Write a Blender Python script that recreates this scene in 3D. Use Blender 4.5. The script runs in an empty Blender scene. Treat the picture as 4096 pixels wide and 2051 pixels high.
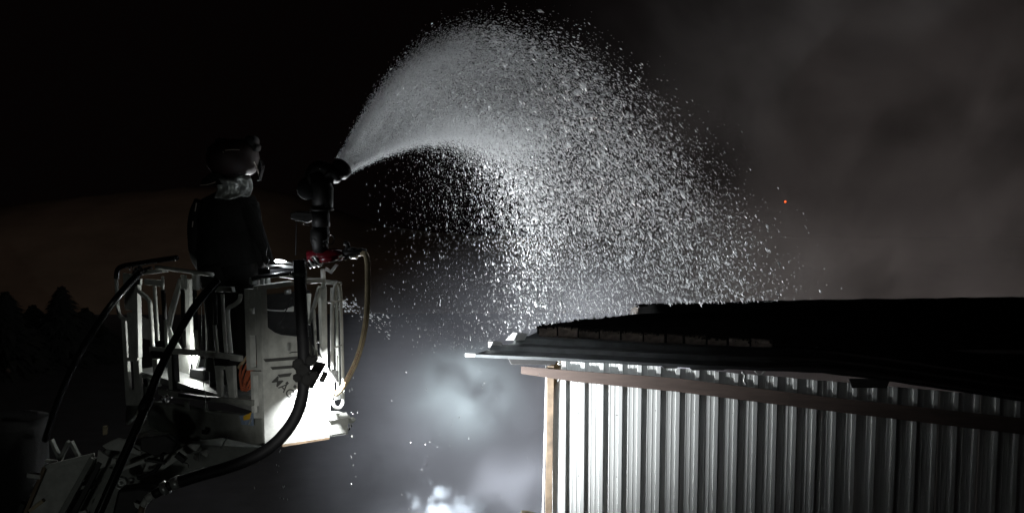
import bpy, math, random
import numpy as np
from mathutils import Vector, noise as mnoise
V = Vector
SC = bpy.context.scene
COL = SC.collection
random.seed(7)
PI = math.pi

# ------------------------------------------------------------------ camera
H, F, PITCH = 7.0, 4400.0, math.radians(6.0)
FW = V((0, math.cos(PITCH), -math.sin(PITCH)))
UP = V((0, math.sin(PITCH), math.cos(PITCH)))
EYE = V((0, 0, H))
cd = bpy.data.cameras.new('camera')
cd.sensor_width = 36.0
cd.lens = 36.0 * F / 4096.0
cd.clip_start, cd.clip_end = 0.1, 1500.0
cam = bpy.data.objects.new('camera', cd)
cam.location = EYE
cam.rotation_euler = (PI / 2 - PITCH, 0, 0)
COL.objects.link(cam)
SC.camera = cam

# ------------------------------------------------------------------ world, exposure
w = bpy.data.worlds.new('World')
SC.world = w
w.use_nodes = True
bg = w.node_tree.nodes['Background']
bg.inputs['Color'].default_value = (1.0, 0.62, 0.60, 1)
bg.inputs['Strength'].default_value = 0.0012
SC.view_settings.view_transform = 'Standard'
SC.view_settings.look = 'None'
SC.view_settings.gamma = 1.0
SC.view_settings.exposure = 0.0
SC.view_settings.use_curve_mapping = False
cy = SC.cycles
cy.use_denoising = True
cy.max_bounces = 5
cy.diffuse_bounces = 3
cy.glossy_bounces = 2
cy.transmission_bounces = 3
cy.volume_bounces = 0
cy.volume_step_rate = 0.35
cy.volume_max_steps = 256
cy.sample_clamp_indirect = 3.0


def ray(px, py):
    return FW + V(((px - 2048) / F, 0, 0)) - UP * ((py - 1025.5) / F)


def at_y(px, py, y):
    d = ray(px, py)
    return EYE + d * (y / d.y)


def at_z(px, py, z):
    d = ray(px, py)
    return EYE + d * ((z - H) / d.z)


def on_plane(px, py, p0, n):
    d = ray(px, py)
    return EYE + d * ((p0 - EYE).dot(n) / d.dot(n))


def pxm(p):            # metres that one photograph pixel covers at point p
    return (p - EYE).dot(FW) / F


def lamp(name, kind, loc, energy, color=(1, 1, 1), size=0.1, aim=None, angle=None, blend=0.3, spread=None):
    l = bpy.data.lights.new(name, kind)
    l.energy = energy
    l.color = color
    if kind == 'AREA':
        l.shape = 'DISK'
        l.size = size
        if spread:
            l.spread = spread
    else:
        l.shadow_soft_size = size
    if kind == 'SPOT':
        l.spot_size = angle
        l.spot_blend = blend
    o = bpy.data.objects.new(name, l)
    o.location = loc
    if aim is not None:
        o.rotation_euler = (V(aim) - V(loc)).to_track_quat('-Z', 'Y').to_euler()
    COL.objects.link(o)
    return o


# floodlights of the fire ground (they stand below the frame and behind the shed); added fill lamps last
FLOOD = V((-1.60, 11.55, H - 4.1))
lamp('ground_floodlight', 'SPOT', FLOOD, 2900, (0.94, 0.98, 1.0), 0.08, FLOOD + V((0.2, 0.72, 0.45)), math.radians(150), 0.9)
lamp('yard_floodlight', 'SPOT', (-2.3, 13.0, H - 5.3), 7000, (0.95, 0.98, 1.0), 0.1, (-1.7, 12.8, H - 4.5), math.radians(100), 0.5)
lamp('back_floodlight', 'SPOT', (2.6, 17.5, H - 5.5), 5500, (0.97, 0.98, 1.0), 0.1, (0.8, 13.5, H + 0.8), math.radians(58), 0.6)
lamp('rear_floodlight', 'POINT', (10.5, 22.0, 2.5), 1350, (1.0, 0.88, 0.84), 0.3)
lamp('street_light', 'SPOT', (-30.0, 22.0, 16.0), 2700, (1.0, 0.80, 0.80), 0.3, (-13, 63, 6), math.radians(62), 1.0)
lamp('basket_fill_light', 'SPOT', (-5.0, -3.0, 2.5), 115, (0.93, 1.0, 0.93), 0.5, (-2.7, 8.6, H - 1.7), math.radians(33), 0.85)  # unseen fill added near the camera to brighten the basket's left side


lamp('panel_fill_light', 'SPOT', (-0.5, -3.0, 6.6), 1900, (1.0, 1.0, 0.95), 0.2, (-1.5, 8.2, H - 1.92), math.radians(7.0), 0.9)  # unseen narrow fill added to brighten the lettered panel


# ------------------------------------------------------------------ materials
def mat(name, col, rough=0.6, metal=0.0, var=0.25, scale=8.0, bump=0.0, spec=0.5, stretch=None, coat=0.0):
    m = bpy.data.materials.new(name)
    m.use_nodes = True
    nt = m.node_tree
    b = nt.nodes['Principled BSDF']
    b.inputs['Roughness'].default_value = rough
    b.inputs['Metallic'].default_value = metal
    b.inputs['Specular IOR Level'].default_value = spec
    b.inputs['Coat Weight'].default_value = coat
    tc = nt.nodes.new('ShaderNodeTexCoord')
    mp = nt.nodes.new('ShaderNodeMapping')
    nt.links.new(tc.outputs['Object'], mp.inputs['Vector'])
    if stretch:
        mp.inputs['Scale'].default_value = stretch
    n = nt.nodes.new('ShaderNodeTexNoise')
    n.inputs['Scale'].default_value = scale
    n.inputs['Detail'].default_value = 6
    n.inputs['Roughness'].default_value = 0.65
    nt.links.new(mp.outputs['Vector'], n.inputs['Vector'])
    r = nt.nodes.new('ShaderNodeValToRGB')
    r.color_ramp.elements[0].position = 0.3
    r.color_ramp.elements[1].position = 0.7
    r.color_ramp.elements[0].color = tuple(c * (1 - var) for c in col) + (1,)
    r.color_ramp.elements[1].color = tuple(min(1, c * (1 + var * 0.6)) for c in col) + (1,)
    nt.links.new(n.outputs['Fac'], r.inputs['Fac'])
    nt.links.new(r.outputs['Color'], b.inputs['Base Color'])
    if bump:
        bp = nt.nodes.new('ShaderNodeBump')
        bp.inputs['Strength'].default_value = bump
        bp.inputs['Distance'].default_value = 0.01
        nt.links.new(n.outputs['Fac'], bp.inputs['Height'])
        nt.links.new(bp.outputs['Normal'], b.inputs['Normal'])
    return m


def emit(name, col, s):
    m = bpy.data.materials.new(name)
    m.use_nodes = True
    b = m.node_tree.nodes['Principled BSDF']
    b.inputs['Base Color'].default_value = col + (1,)
    b.inputs['Emission Color'].default_value = col + (1,)
    b.inputs['Emission Strength'].default_value = s
    return m


M = dict(
    paint=mat('basket_paint', (0.50, 0.51, 0.48), 0.45, 0, 0.3, 9, 0.15),
    paint_dark=mat('grey_paint', (0.22, 0.23, 0.21), 0.5, 0, 0.3, 9, 0.15),
    alu=mat('aluminium', (0.42, 0.43, 0.42), 0.38, 0.6, 0.25, 14, 0.1),
    chrome=mat('polished_steel', (0.6, 0.6, 0.6), 0.15, 1.0, 0.1, 20),
    rubber=mat('black_rubber', (0.013, 0.013, 0.015), 0.62, 0, 0.4, 14, 0.3, 0.3),
    gloss_black=mat('gloss_black', (0.012, 0.012, 0.013), 0.22, 0, 0.3, 14, 0.1),
    foam=mat('black_foam', (0.015, 0.015, 0.015), 0.9, 0, 0.3, 20, 0.4),
    blackmetal=mat('black_metal', (0.014, 0.013, 0.013), 0.55, 0.2, 0.4, 15, 0.2),
    red=mat('red_paint', (0.11, 0.006, 0.012), 0.25, 0, 0.3, 10, 0.05, coat=0.5),
    beige=mat('beige_hose', (0.42, 0.34, 0.21), 0.7, 0, 0.35, 22, 0.4),
    print=mat('hose_print', (0.20, 0.045, 0.03), 0.8, 0, 0.3, 60),
    decal=mat('grey_decal', (0.07, 0.07, 0.068), 0.55, 0, 0.15, 30),
    yellow=mat('yellow_decal', (0.65, 0.38, 0.03), 0.5, 0, 0.1, 30),
    blue=mat('blue_decal', (0.20, 0.26, 0.36), 0.5, 0, 0.3, 30),
    orange=mat('orange_rope', (0.40, 0.10, 0.04), 0.8, 0, 0.3, 50),
    jacket=mat('jacket_cloth', (0.013, 0.013, 0.012), 0.9, 0, 0.5, 9, 0.6, 0.2),
    glove=mat('glove_leather', (0.10, 0.065, 0.03), 0.8, 0, 0.4, 25, 0.4),
    skin=mat('skin', (0.30, 0.19, 0.14), 0.6, 0, 0.1, 20),
    helmet=mat('helmet_shell', (0.014, 0.003, 0.003), 0.6, 0, 0.3, 10),
    strip=mat('reflective_strip', (0.35, 0.30, 0.26), 0.5, 0, 0.3, 25),
    hood=mat('silver_cloth', (0.46, 0.48, 0.46), 0.35, 0.5, 0.35, 14, 0.5),
    beam=mat('painted_beam', (0.095, 0.067, 0.056), 0.75, 0, 0.3, 5, 0.3, stretch=(0.4, 1, 3)),
    trim=mat('rusty_trim', (0.18, 0.13, 0.085), 0.7, 0, 0.6, 5, 0.3),
    tar=mat('burnt_felt', (0.012, 0.012, 0.012), 0.95, 0, 0.5, 3, 0.6, 0.1),
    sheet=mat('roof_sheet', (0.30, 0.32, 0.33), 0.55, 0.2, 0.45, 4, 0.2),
    brick=mat('sooty_brick', (0.20, 0.165, 0.14), 0.9, 0, 0.6, 14, 0.8, 0.2),
    wood=mat('pale_timber', (0.5, 0.42, 0.28), 0.8, 0, 0.4, 10, 0.4),
    asphalt=mat('asphalt', (0.045, 0.045, 0.047), 0.9, 0, 0.4, 1.5, 0.3),
    hill=mat('dry_grass', (0.16, 0.125, 0.085), 0.95, 0, 0.35, 0.16, 0.2, 0.1),
    needles=mat('needles', (0.005, 0.007, 0.005), 0.8, 0, 0.4, 4),
    bark=mat('bark', (0.08, 0.06, 0.045), 0.9, 0, 0.4, 6),
    glow=emit('lamp_glow', (0.9, 0.95, 1.0), 22.0),
    lens=emit('lamp_lens', (0.95, 0.98, 1.0), 45.0),
    redglow=emit('ember_glow', (1.0, 0.10, 0.02), 2.6),
)

# every brick gets its own shade
nt = M['brick'].node_tree
b = nt.nodes['Principled BSDF']
oi = nt.nodes.new('ShaderNodeObjectInfo')
hs = nt.nodes.new('ShaderNodeHueSaturation')
mr_ = nt.nodes.new('ShaderNodeMapRange')
mr_.inputs['To Min'].default_value = 0.45
mr_.inputs['To Max'].default_value = 1.25
nt.links.new(oi.outputs['Random'], mr_.inputs['Value'])
nt.links.new(mr_.outputs[0], hs.inputs['Value'])
nt.links.new(b.inputs['Base Color'].links[0].from_socket, hs.inputs['Color'])
nt.links.new(hs.outputs[0], b.inputs['Base Color'])
# shade painted into the roof sheet colour, darker towards the right end
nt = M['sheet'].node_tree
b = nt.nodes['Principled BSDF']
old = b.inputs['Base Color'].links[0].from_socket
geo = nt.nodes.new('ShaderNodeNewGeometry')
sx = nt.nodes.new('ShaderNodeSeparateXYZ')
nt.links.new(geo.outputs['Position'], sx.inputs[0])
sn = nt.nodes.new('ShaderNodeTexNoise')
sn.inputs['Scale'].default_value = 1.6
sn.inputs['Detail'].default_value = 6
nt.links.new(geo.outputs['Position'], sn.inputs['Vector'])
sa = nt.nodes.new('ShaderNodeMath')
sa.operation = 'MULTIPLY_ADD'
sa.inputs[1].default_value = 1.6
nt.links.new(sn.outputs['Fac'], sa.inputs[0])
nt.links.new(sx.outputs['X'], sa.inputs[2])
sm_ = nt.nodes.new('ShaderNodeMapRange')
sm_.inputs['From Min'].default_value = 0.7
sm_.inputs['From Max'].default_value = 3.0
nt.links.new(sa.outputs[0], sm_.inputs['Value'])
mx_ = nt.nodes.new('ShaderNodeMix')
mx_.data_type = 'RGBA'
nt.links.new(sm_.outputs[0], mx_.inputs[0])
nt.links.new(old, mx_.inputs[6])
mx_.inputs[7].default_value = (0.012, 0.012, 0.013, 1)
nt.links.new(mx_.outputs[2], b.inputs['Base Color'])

# cladding: off-white coated steel, soot and rust streaks at the corner
mc = mat('cladding_paint', (0.60, 0.61, 0.60), 0.75, 0, 0.12, 3, 0.0, 0.2, stretch=(1, 1, 0.08))
M['clad'] = mc
nt = mc.node_tree
b = nt.nodes['Principled BSDF']
old = b.inputs['Base Color'].links[0].from_socket
geo = nt.nodes.new('ShaderNodeNewGeometry')
at = nt.nodes.new('ShaderNodeAttribute')
at.attribute_name = 'stain'
nz = nt.nodes.new('ShaderNodeTexNoise')
nz.inputs['Scale'].default_value = 9
mpn = nt.nodes.new('ShaderNodeMapping')
mpn.inputs['Scale'].default_value = (2.2, 1, 0.35)
nt.links.new(geo.outputs['Position'], mpn.inputs['Vector'])
nt.links.new(mpn.outputs['Vector'], nz.inputs['Vector'])
mul = nt.nodes.new('ShaderNodeMath')
mul.operation = 'MULTIPLY'
mul.use_clamp = True
nt.links.new(at.outputs['Fac'], mul.inputs[0])
nt.links.new(nz.outputs['Fac'], mul.inputs[1])
ml2 = nt.nodes.new('ShaderNodeMath')
ml2.operation = 'MULTIPLY'
ml2.use_clamp = True
ml2.inputs[1].default_value = 2.0
nt.links.new(mul.outputs[0], ml2.inputs[0])
mx = nt.nodes.new('ShaderNodeMix')
mx.data_type = 'RGBA'
nt.links.new(ml2.outputs[0], mx.inputs[0])
nt.links.new(old, mx.inputs[6])
mx.inputs[7].default_value = (0.10, 0.065, 0.03, 1)
nt.links.new(mx.outputs[2], b.inputs['Base Color'])

# water drops: scatter white, both ways
mw = bpy.data.materials.new('water_drops')
mw.use_nodes = True
nt = mw.node_tree
nt.nodes.remove(nt.nodes['Principled BSDF'])
df = nt.nodes.new('ShaderNodeBsdfDiffuse')
tl = nt.nodes.new('ShaderNodeBsdfTranslucent')
gl = nt.nodes.new('ShaderNodeBsdfGlossy')
gl.inputs['Roughness'].default_value = 0.25
for q in (df, tl, gl):
    q.inputs['Color'].default_value = (0.86, 0.87, 0.88, 1)
m1 = nt.nodes.new('ShaderNodeMixShader')
m2 = nt.nodes.new('ShaderNodeMixShader')
m1.inputs[0].default_value = 0.5
m2.inputs[0].default_value = 0.2
nt.links.new(df.outputs[0], m1.inputs[1])
nt.links.new(tl.outputs[0], m1.inputs[2])
nt.links.new(m1.outputs[0], m2.inputs[1])
nt.links.new(gl.outputs[0], m2.inputs[2])
nt.links.new(m2.outputs[0], nt.nodes['Material Output'].inputs['Surface'])
M['water'] = mw


# ------------------------------------------------------------------ mesh builder
class MB:
    def __init__(s):
        s.v, s.f = [], []

    def add(s, vs, fs):
        n = len(s.v)
        s.v += [V(q) for q in vs]
        s.f += [tuple(i + n for i in q) for q in fs]
        return s

    def box(s, c, ax, ay, az):
        c = V(c)
        vs = [c + ax * i + ay * j + az * k for k in (-1, 1) for j in (-1, 1) for i in (-1, 1)]
        return s.add(vs, [(0, 2, 3, 1), (4, 5, 7, 6), (0, 1, 5, 4), (2, 6, 7, 3), (0, 4, 6, 2), (1, 3, 7, 5)])

    def bar(s, a, b_, wid, dep, side=None):
        a, b_ = V(a), V(b_)
        t = (b_ - a)
        L = t.length
        t.normalize()
        sd = V(side) if side is not None else V((0, 0, 1))
        if abs(sd.normalized().dot(t)) > 0.97:
            sd = V((1, 0, 0))
        n = t.cross(sd).normalized()
        sd = n.cross(t).normalized()
        return s.box((a + b_) / 2, t * (L / 2), sd * (wid / 2), n * (dep / 2))

    def tube(s, pts, r, n=8):
        pts = [V(p) for p in pts]
        rs = r if isinstance(r, (list, tuple)) else [r] * len(pts)
        m = len(pts)
        ref = None
        rings = []
        for i, p in enumerate(pts):
            t = (pts[min(i + 1, m - 1)] - pts[max(i - 1, 0)]).normalized()
            if ref is None:
                ref = V((0, 0, 1)) if abs(t.z) < 0.9 else V((1, 0, 0))
            a = (ref - t * ref.dot(t)).normalized()
            ref = a
            c = t.cross(a)
            rings.append([p + (a * math.cos(2 * PI * k / n) + c * math.sin(2 * PI * k / n)) * rs[i] for k in range(n)])
        vs = [q for g in rings for q in g]
        fs = []
        for i in range(m - 1):
            for k in range(n):
                fs.append((i * n + k, i * n + (k + 1) % n, (i + 1) * n + (k + 1) % n, (i + 1) * n + k))
        fs.append(tuple(range(n - 1, -1, -1)))
        fs.append(tuple((m - 1) * n + k for k in range(n)))
        return s.add(vs, fs)

    def lathe(s, p, axis, prof, n=20):
        p, t = V(p), V(axis).normalized()
        return s.tube_r([p + t * d for d, _ in prof], [q for _, q in prof], t, n)

    def tube_r(s, pts, rs, t, n):
        a = t.orthogonal().normalized()
        c = t.cross(a)
        vs = [p + (a * math.cos(2 * PI * k / n) + c * math.sin(2 * PI * k / n)) * r for p, r in zip(pts, rs) for k in range(n)]
        fs = []
        m = len(pts)
        for i in range(m - 1):
            for k in range(n):
                fs.append((i * n + k, i * n + (k + 1) % n, (i + 1) * n + (k + 1) % n, (i + 1) * n + k))
        fs.append(tuple(range(n - 1, -1, -1)))
        fs.append(tuple((m - 1) * n + k for k in range(n)))
        return s.add(vs, fs)

    def prism(s, poly, vec):
        n = len(poly)
        poly = [V(p) for p in poly]
        vec = V(vec)
        vs = poly + [p + vec for p in poly]
        fs = [tuple(range(n - 1, -1, -1)), tuple(range(n, 2 * n))]
        fs += [(i, (i + 1) % n, n + (i + 1) % n, n + i) for i in range(n)]
        return s.add(vs, fs)

    def loft(s, rings, n=20):       # rings: (centre, side vector, depth vector)
        vs = []
        for c, a, d in rings:
            vs += [V(c) + V(a) * math.cos(2 * PI * k / n) + V(d) * math.sin(2 * PI * k / n) for k in range(n)]
        m = len(rings)
        fs = []
        for i in range(m - 1):
            for k in range(n):
                fs.append((i * n + k, i * n + (k + 1) % n, (i + 1) * n + (k + 1) % n, (i + 1) * n + k))
        fs.append(tuple(range(n - 1, -1, -1)))
        fs.append(tuple((m - 1) * n + k for k in range(n)))
        return s.add(vs, fs)

    def build(s, name, m, parent=None, smooth=False, bevel=0.0, origin=None):
        me = bpy.data.meshes.new(name)
        if origin is None:
            if parent is None:
                xs = [v.x for v in s.v]
                ys = [v.y for v in s.v]
                origin = V(((min(xs) + max(xs)) / 2, (min(ys) + max(ys)) / 2, min(v.z for v in s.v)))
            else:
                origin = sum(s.v, V()) / len(s.v)
        me.from_pydata([v - origin for v in s.v], [], s.f)
        me.materials.append(m if not isinstance(m, str) else M[m])
        if smooth:
            me.polygons.foreach_set('use_smooth', [True] * len(me.polygons))
        me.update()
        o = bpy.data.objects.new(name, me)
        place(o, origin, parent)
        if bevel:
            bv = o.modifiers.new('bevel', 'BEVEL')
            bv.width = bevel
            bv.segments = 2
            bv.limit_method = 'ANGLE'
        return o


WL = {}


def place(o, origin, parent):
    COL.objects.link(o)
    WL[o.name] = V(origin)
    if parent is not None:
        o.parent = parent
        o.location = V(origin) - WL[parent.name]
    else:
        o.location = origin


def tag(o, label=None, cat=None, group=None, kind=None):
    for k, q in (('label', label), ('category', cat), ('group', group), ('kind', kind)):
        if q:
            o[k] = q
    return o


def thing(name, loc, label, cat, group=None):
    o = bpy.data.objects.new(name, None)
    o.empty_display_size = 0.2
    place(o, V(loc), None)
    return tag(o, label, cat, group)


def smooth_path(pts, k=6):
    pts = [V(p) for p in pts]
    out = []
    n = len(pts)
    for i in range(n - 1):
        p0, p1, p2, p3 = pts[max(i - 1, 0)], pts[i], pts[i + 1], pts[min(i + 2, n - 1)]
        for j in range(k):
            t = j / k
            out.append(0.5 * ((2 * p1) + (p2 - p0) * t + (2 * p0 - 5 * p1 + 4 * p2 - p3) * t * t + (3 * p1 - p0 - 3 * p2 + p3) * t ** 3))
    out.append(pts[-1])
    return out


def text_mesh(body, size):
    c = bpy.data.curves.new('lettering', 'FONT')
    c.body = body
    c.size = size
    c.offset = size * 0.012
    o = bpy.data.objects.new('lettering', c)
    COL.objects.link(o)
    bpy.context.view_layer.update()
    me = bpy.data.meshes.new_from_object(o.evaluated_get(bpy.context.evaluated_depsgraph_get()))
    vs = [v.co.copy() for v in me.vertices]
    fs = [tuple(p.vertices) for p in me.polygons]
    bpy.data.objects.remove(o)
    bpy.data.meshes.remove(me)
    bpy.data.curves.remove(c)
    return vs, fs


# ------------------------------------------------------------------ ground, hill
mb = MB()
mb.add([(-500, -200, 0), (500, -200, 0), (500, 75, 0), (-500, 75, 0)], [(0, 1, 2, 3)])
tag(mb.build('ground', 'asphalt'), kind='structure')

mb = MB()
nx, ny = 110, 14
top = [(-700, 870), (0, 822), (200, 800), (380, 778), (560, 760), (760, 748), (1000, 744), (1150, 770), (1300, 830), (1500, 905), (1800, 945), (2300, 955), (3400, 958), (4700, 960)]


def crest(px):
    for (a, ya), (c, yc) in zip(top, top[1:]):
        if a <= px <= c:
            return ya + (yc - ya) * (px - a) / (c - a)
    return top[-1][1]


vs, fs = [], []
for i in range(nx + 1):
    px = -700 + 5400 * i / nx
    p = at_y(px, crest(px), 62)
    for j in range(ny + 1):
        t = j / ny
        prof = math.sin(min(1, t * 1.6) * PI / 2) if t < 0.625 else 1 - ((t - 0.625) / 0.375) ** 2
        zz = p.z * prof + (0.12 * mnoise.noise(V((i * 0.5, j * 0.7, 3))) if 0 < j < ny else 0)
        vs.append((p.x * (0.85 + 0.15 * t / 0.625 if t < 0.625 else 1), 44 + 18 * t / 0.625, max(zz, -0.2) - 0.05))
for i in range(nx):
    for j in range(ny):
        a = i * (ny + 1) + j
        fs.append((a, a + ny + 1, a + ny + 2, a + 1))
mb.add(vs, fs)
tag(mb.build('hill', 'hill', smooth=True), kind='structure')


# ------------------------------------------------------------------ trees at the far left
def conifer(px, ytop, y, wid, label, seed):
    r = random.Random(seed)
    tp = at_y(px, ytop, y)
    base = V((tp.x, y, 0))
    h = tp.z
    t = thing('conifer_tree', base, label, 'tree', 'dark trees at the foot of the hill')
    MB().tube([base, base + V((0.04, 0, h * 0.5)), base + V((0, 0, h * 0.97))], [0.16, 0.1, 0.02], 7).build('trunk', 'bark', t, True)
    c = MB()
    for k in range(620):
        q = r.random() ** 0.75
        z = h * (0.12 + 0.88 * q)
        rad = wid * (1 - q) * (0.35 + 0.65 * r.random()) + 0.05
        a = r.uniform(0, 2 * PI)
        p = base + V((math.cos(a) * rad, math.sin(a) * rad, z - rad * 0.25))
        d = V((math.cos(a), math.sin(a), -0.35)) * (0.22 + 0.25 * (1 - q))
        sd = V((-math.sin(a), math.cos(a), 0.3 * r.uniform(-1, 1))) * 0.13
        c.add([p - d * 0.5 - sd, p - d * 0.5 + sd, p + d + V((0, 0, -0.05))], [(0, 1, 2)])
    c.build('crown', 'needles', t)


for a in ((245, 1150, 34, 1.6, 'tallest pointed dark conifer at the left edge of the photo'),
          (130, 1225, 36, 1.6, 'dark conifer left of the tallest pointed one'),
          (20, 1170, 33, 1.9, 'broad dark conifer cut by the left photo edge'),
          (340, 1235, 37, 1.5, 'low dark conifer just right of the tallest pointed one'),
          (425, 1330, 35, 1.4, 'lowest dark conifer, nearest the basket')):
    conifer(*a, seed=int(a[0]))

# ------------------------------------------------------------------ shed
WP = at_y(2180, 1500, 12.5)
WQ = at_y(4096, 1700, 11.8)
WD = V((WQ.x - WP.x, WQ.y - WP.y, 0)).normalized()
WN = V((WD.y, -WD.x, 0))          # towards the camera
UZ = V((0, 0, 1))


def wall(px, py, off=0.0):
    return on_plane(px, py, WP + WN * off, WN)


shed = thing('metal_shed', V((WP.x, WP.y, 0)) + WD * 2.8 - WN * 1.2,
             'white ribbed metal shed with sagging burnt flat roof and brown beam under the eave', 'shed')


def topz(s):                       # height of the cladding's upper end along the wall
    a, c = wall(2180, 1425), wall(4096, 1590)
    la, lc = (a - WP).dot(WD), (c - WP).dot(WD)
    return a.z + (c.z - a.z) * (s - la) / (lc - la)


PITCHW = 0.2165
prof = [(0.0, 0.0), (0.036, 0.0), (0.041, 0.003), (0.050, 0.003), (0.055, 0.0), (0.088, 0.0), (0.093, 0.003), (0.102, 0.003),
        (0.107, 0.0), (0.140, 0.0), (0.148, 0.028), (0.190, 0.028), (0.201, 0.0), (PITCHW + 0.002, -0.0012)]
for i in range(28):
    s0 = 0.052 + i * PITCHW
    m_ = MB()
    tilt = random.uniform(-0.0015, 0.0015)
    nz_ = 12
    vs, fs = [], []
    stain = []
    for j in range(nz_ + 1):
        for u, dpt in prof:
            s = s0 + u
            z = topz(s) * (j / nz_)
            wob = 0.0010 * mnoise.noise(V((s * 2.3, z * 0.8, 1.7))) + 0.0008 * mnoise.noise(V((i * 3.1, z * 2.1, 5)))
            vs.append(V((WP.x, WP.y, 0)) + WD * s + WN * (dpt + tilt + wob - 0.004 * (i % 2 == 9)) + UZ * z)
            st = 0.0
            if i == 0:
                dz = (topz(s) - z)
                st = max(0.0, 1.0 - dz / 0.75) * 1.7 * math.exp(-((u - 0.075) / 0.06) ** 2) + 0.16 * max(0, 1 - u / 0.08)
            stain.append(st)
    n = len(prof)
    for j in range(nz_):
        for k in range(n - 1):
            fs.append((j * n + k, j * n + k + 1, (j + 1) * n + k + 1, (j + 1) * n + k))
    m_.add(vs, fs)
    o = m_.build('cladding_panel', 'clad', shed)
    att = o.data.attributes.new('stain', 'FLOAT', 'POINT')
    att.data.foreach_set('value', stain)

# corner trim: angle strip, slightly leaning, with a rust run
for (xa, ya, xb, yb, wpx, off, m_) in ((2186, 1462, 2172, 2051, 7, 0.012, 'clad'), (2203, 1462, 2194, 2051, 27, 0.035, 'trim')):
    a, c = wall(xa, ya, off), wall(xb, yb, off)
    d = (c - a).normalized()
    c = a + d * (a.z / -d.z)
    MB().bar(a, c, wpx * pxm(a), 0.012, WD).build('corner_trim', m_, shed, bevel=0.002)
# return wall behind the corner
a = V((WP.x, WP.y, 0)) + WD * 0.02 - WN * 0.02
vs = []
back = MB()
for j in range(20):
    p = a - WN * 0.2 * j
    back.box(p + UZ * 2.1 - WN * 0.1, WD * 0.01, WN * 0.085, UZ * 2.1)
back.build('side_wall', 'clad', shed)
# screws
for i in range(1, 14):
    for (yy) in (1640 + (i * 37) % 23, 1900 + (i * 53) % 17):
        p = wall(2232 + i * 78 + (i * 31) % 9, yy, 0.004)
        MB().bar(p - WD * 0.012, p + WD * 0.016, 0.006, 0.008).build('screw', 'rubber', shed)

# brown beam under the eave
bt = [(2084, 1465), (2300, 1483), (2700, 1511), (3300, 1586), (4250, 1690)]
bb = [(2084, 1494), (2300, 1526), (2700, 1565), (3300, 1641), (4250, 1756)]
m_ = MB()
poly = [wall(x, y, 0.075) for x, y in bt] + [wall(x, y, 0.075) for x, y in reversed(bb)]
# beam made of segments so that faces stay planar
for k in range(len(bt) - 1):
    q = [wall(*bt[k], 0.052), wall(*bt[k + 1], 0.052), wall(*bb[k + 1], 0.052), wall(*bb[k], 0.052)]
    m_.prism(q, -WN * 0.016)
m_.build('fascia_beam', 'beam', shed)
# dark purlin end and scraps under the sheet
for (x0, x1, y0, y1, off, dep) in ((2031, 2232, 1431, 1458, 0.17, 0.06), (2640, 2720, 1455, 1473, 0.15, 0.03), (2756, 2905, 1470, 1481, 0.16, 0.03),
                                  (3395, 3560, 1515, 1551, 0.16, 0.05)):
    q = [wall(x0, y0, off), wall(x1, y0 + (x1 - x0) * 0.03, off), wall(x1 - 12, y1, off), wall(x0 + 14, y1, off)]
    MB().prism(q, -WN * dep).build('purlin', 'blackmetal', shed, bevel=0.004)
# bent bracket hanging at the third bay and a torn flap
for (pts, wd) in (([(2968, 1485), (2980, 1500), (2976, 1520), (2985, 1535)], 0.03), ([(3020, 1482), (3040, 1497), (3062, 1482)], 0.02),
                  ([(2226, 1440), (2238, 1446), (2232, 1454), (2243, 1457)], 0.012)):
    MB().tube(smooth_path([wall(x, y, 0.1) for x, y in pts], 4), wd * 0.5, 6).build('hanging_bracket', 'alu', shed, True)
# bracket scar with hole at the top of the first bay
m_ = MB()
q = [wall(2224, 1508, 0.012), wall(2238, 1508, 0.012), wall(2236, 1520, 0.014), wall(2231, 1526, 0.016), wall(2226, 1520, 0.014)]
m_.prism(q, -WN * 0.01)
m_.build('torn_flap', 'clad', shed)
q = [wall(2238, 1507, 0.003), wall(2243, 1509, 0.003), wall(2240, 1522, 0.003), wall(2233, 1529, 0.003), wall(2236, 1519, 0.003)]
MB().prism(q, -WN * 0.002).build('burn_hole', 'rubber', shed)

# corrugated sheet along the eave: profile runs back from the lip
Y0 = 12.0


def slope_y(px, seq):
    for (a, ya), (c, yc) in zip(seq, seq[1:]):
        if px <= c:
            return ya + (yc - ya) * (px - a) / (c - a)
    return seq[-1][1]


lipb = [(1850, 1426), (2300, 1446), (2800, 1472), (3300, 1492), (3600, 1530), (4096, 1606), (4400, 1650)]


def lip(px):
    return wall(px, slope_y(px, lipb), 0.40)


# (distance back, height above the lip, how far the left end steps in)
SP = [(0.0, 0.0, 0.0), (0.004, 0.032, 0.0), (0.05, 0.034, 0.03), (0.10, 0.004, 0.07), (0.38, 0.012, 0.20), (0.41, 0.06, 0.235), (0.47, 0.062, 0.25),
      (0.53, 0.015, 0.29), (0.80, 0.02, 0.43), (0.86, 0.075, 0.46), (0.98, 0.08, 0.49), (1.04, 0.03, 0.52), (1.5, 0.06, 0.7)]
m_ = MB()
nu = 64
base_pts = []
lp0 = lip(1862)
for i in range(nu + 1):
    base_pts.append(1862 + (4400 - 1862) * i / nu)
vs, fs = [], []
for i, px in enumerate(base_pts):
    for (dy, dz, st) in SP:
        p = lip(px)
        tt = 1 - i / nu
        p = p + WD * st * (tt ** 6) - WN * dy + UZ * (dz + 0.006 * mnoise.noise(V((px * 0.01, dy * 3, 0))))
        vs.append(p)
n = len(SP)
for i in range(nu):
    for k in range(n - 1):
        fs.append((i * n + k, (i + 1) * n + k, (i + 1) * n + k + 1, i * n + k + 1))
m_.add(vs, fs)
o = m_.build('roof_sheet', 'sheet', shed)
so = o.modifiers.new('solid', 'SOLIDIFY')
so.thickness = 0.004
so.offset = 0
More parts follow.
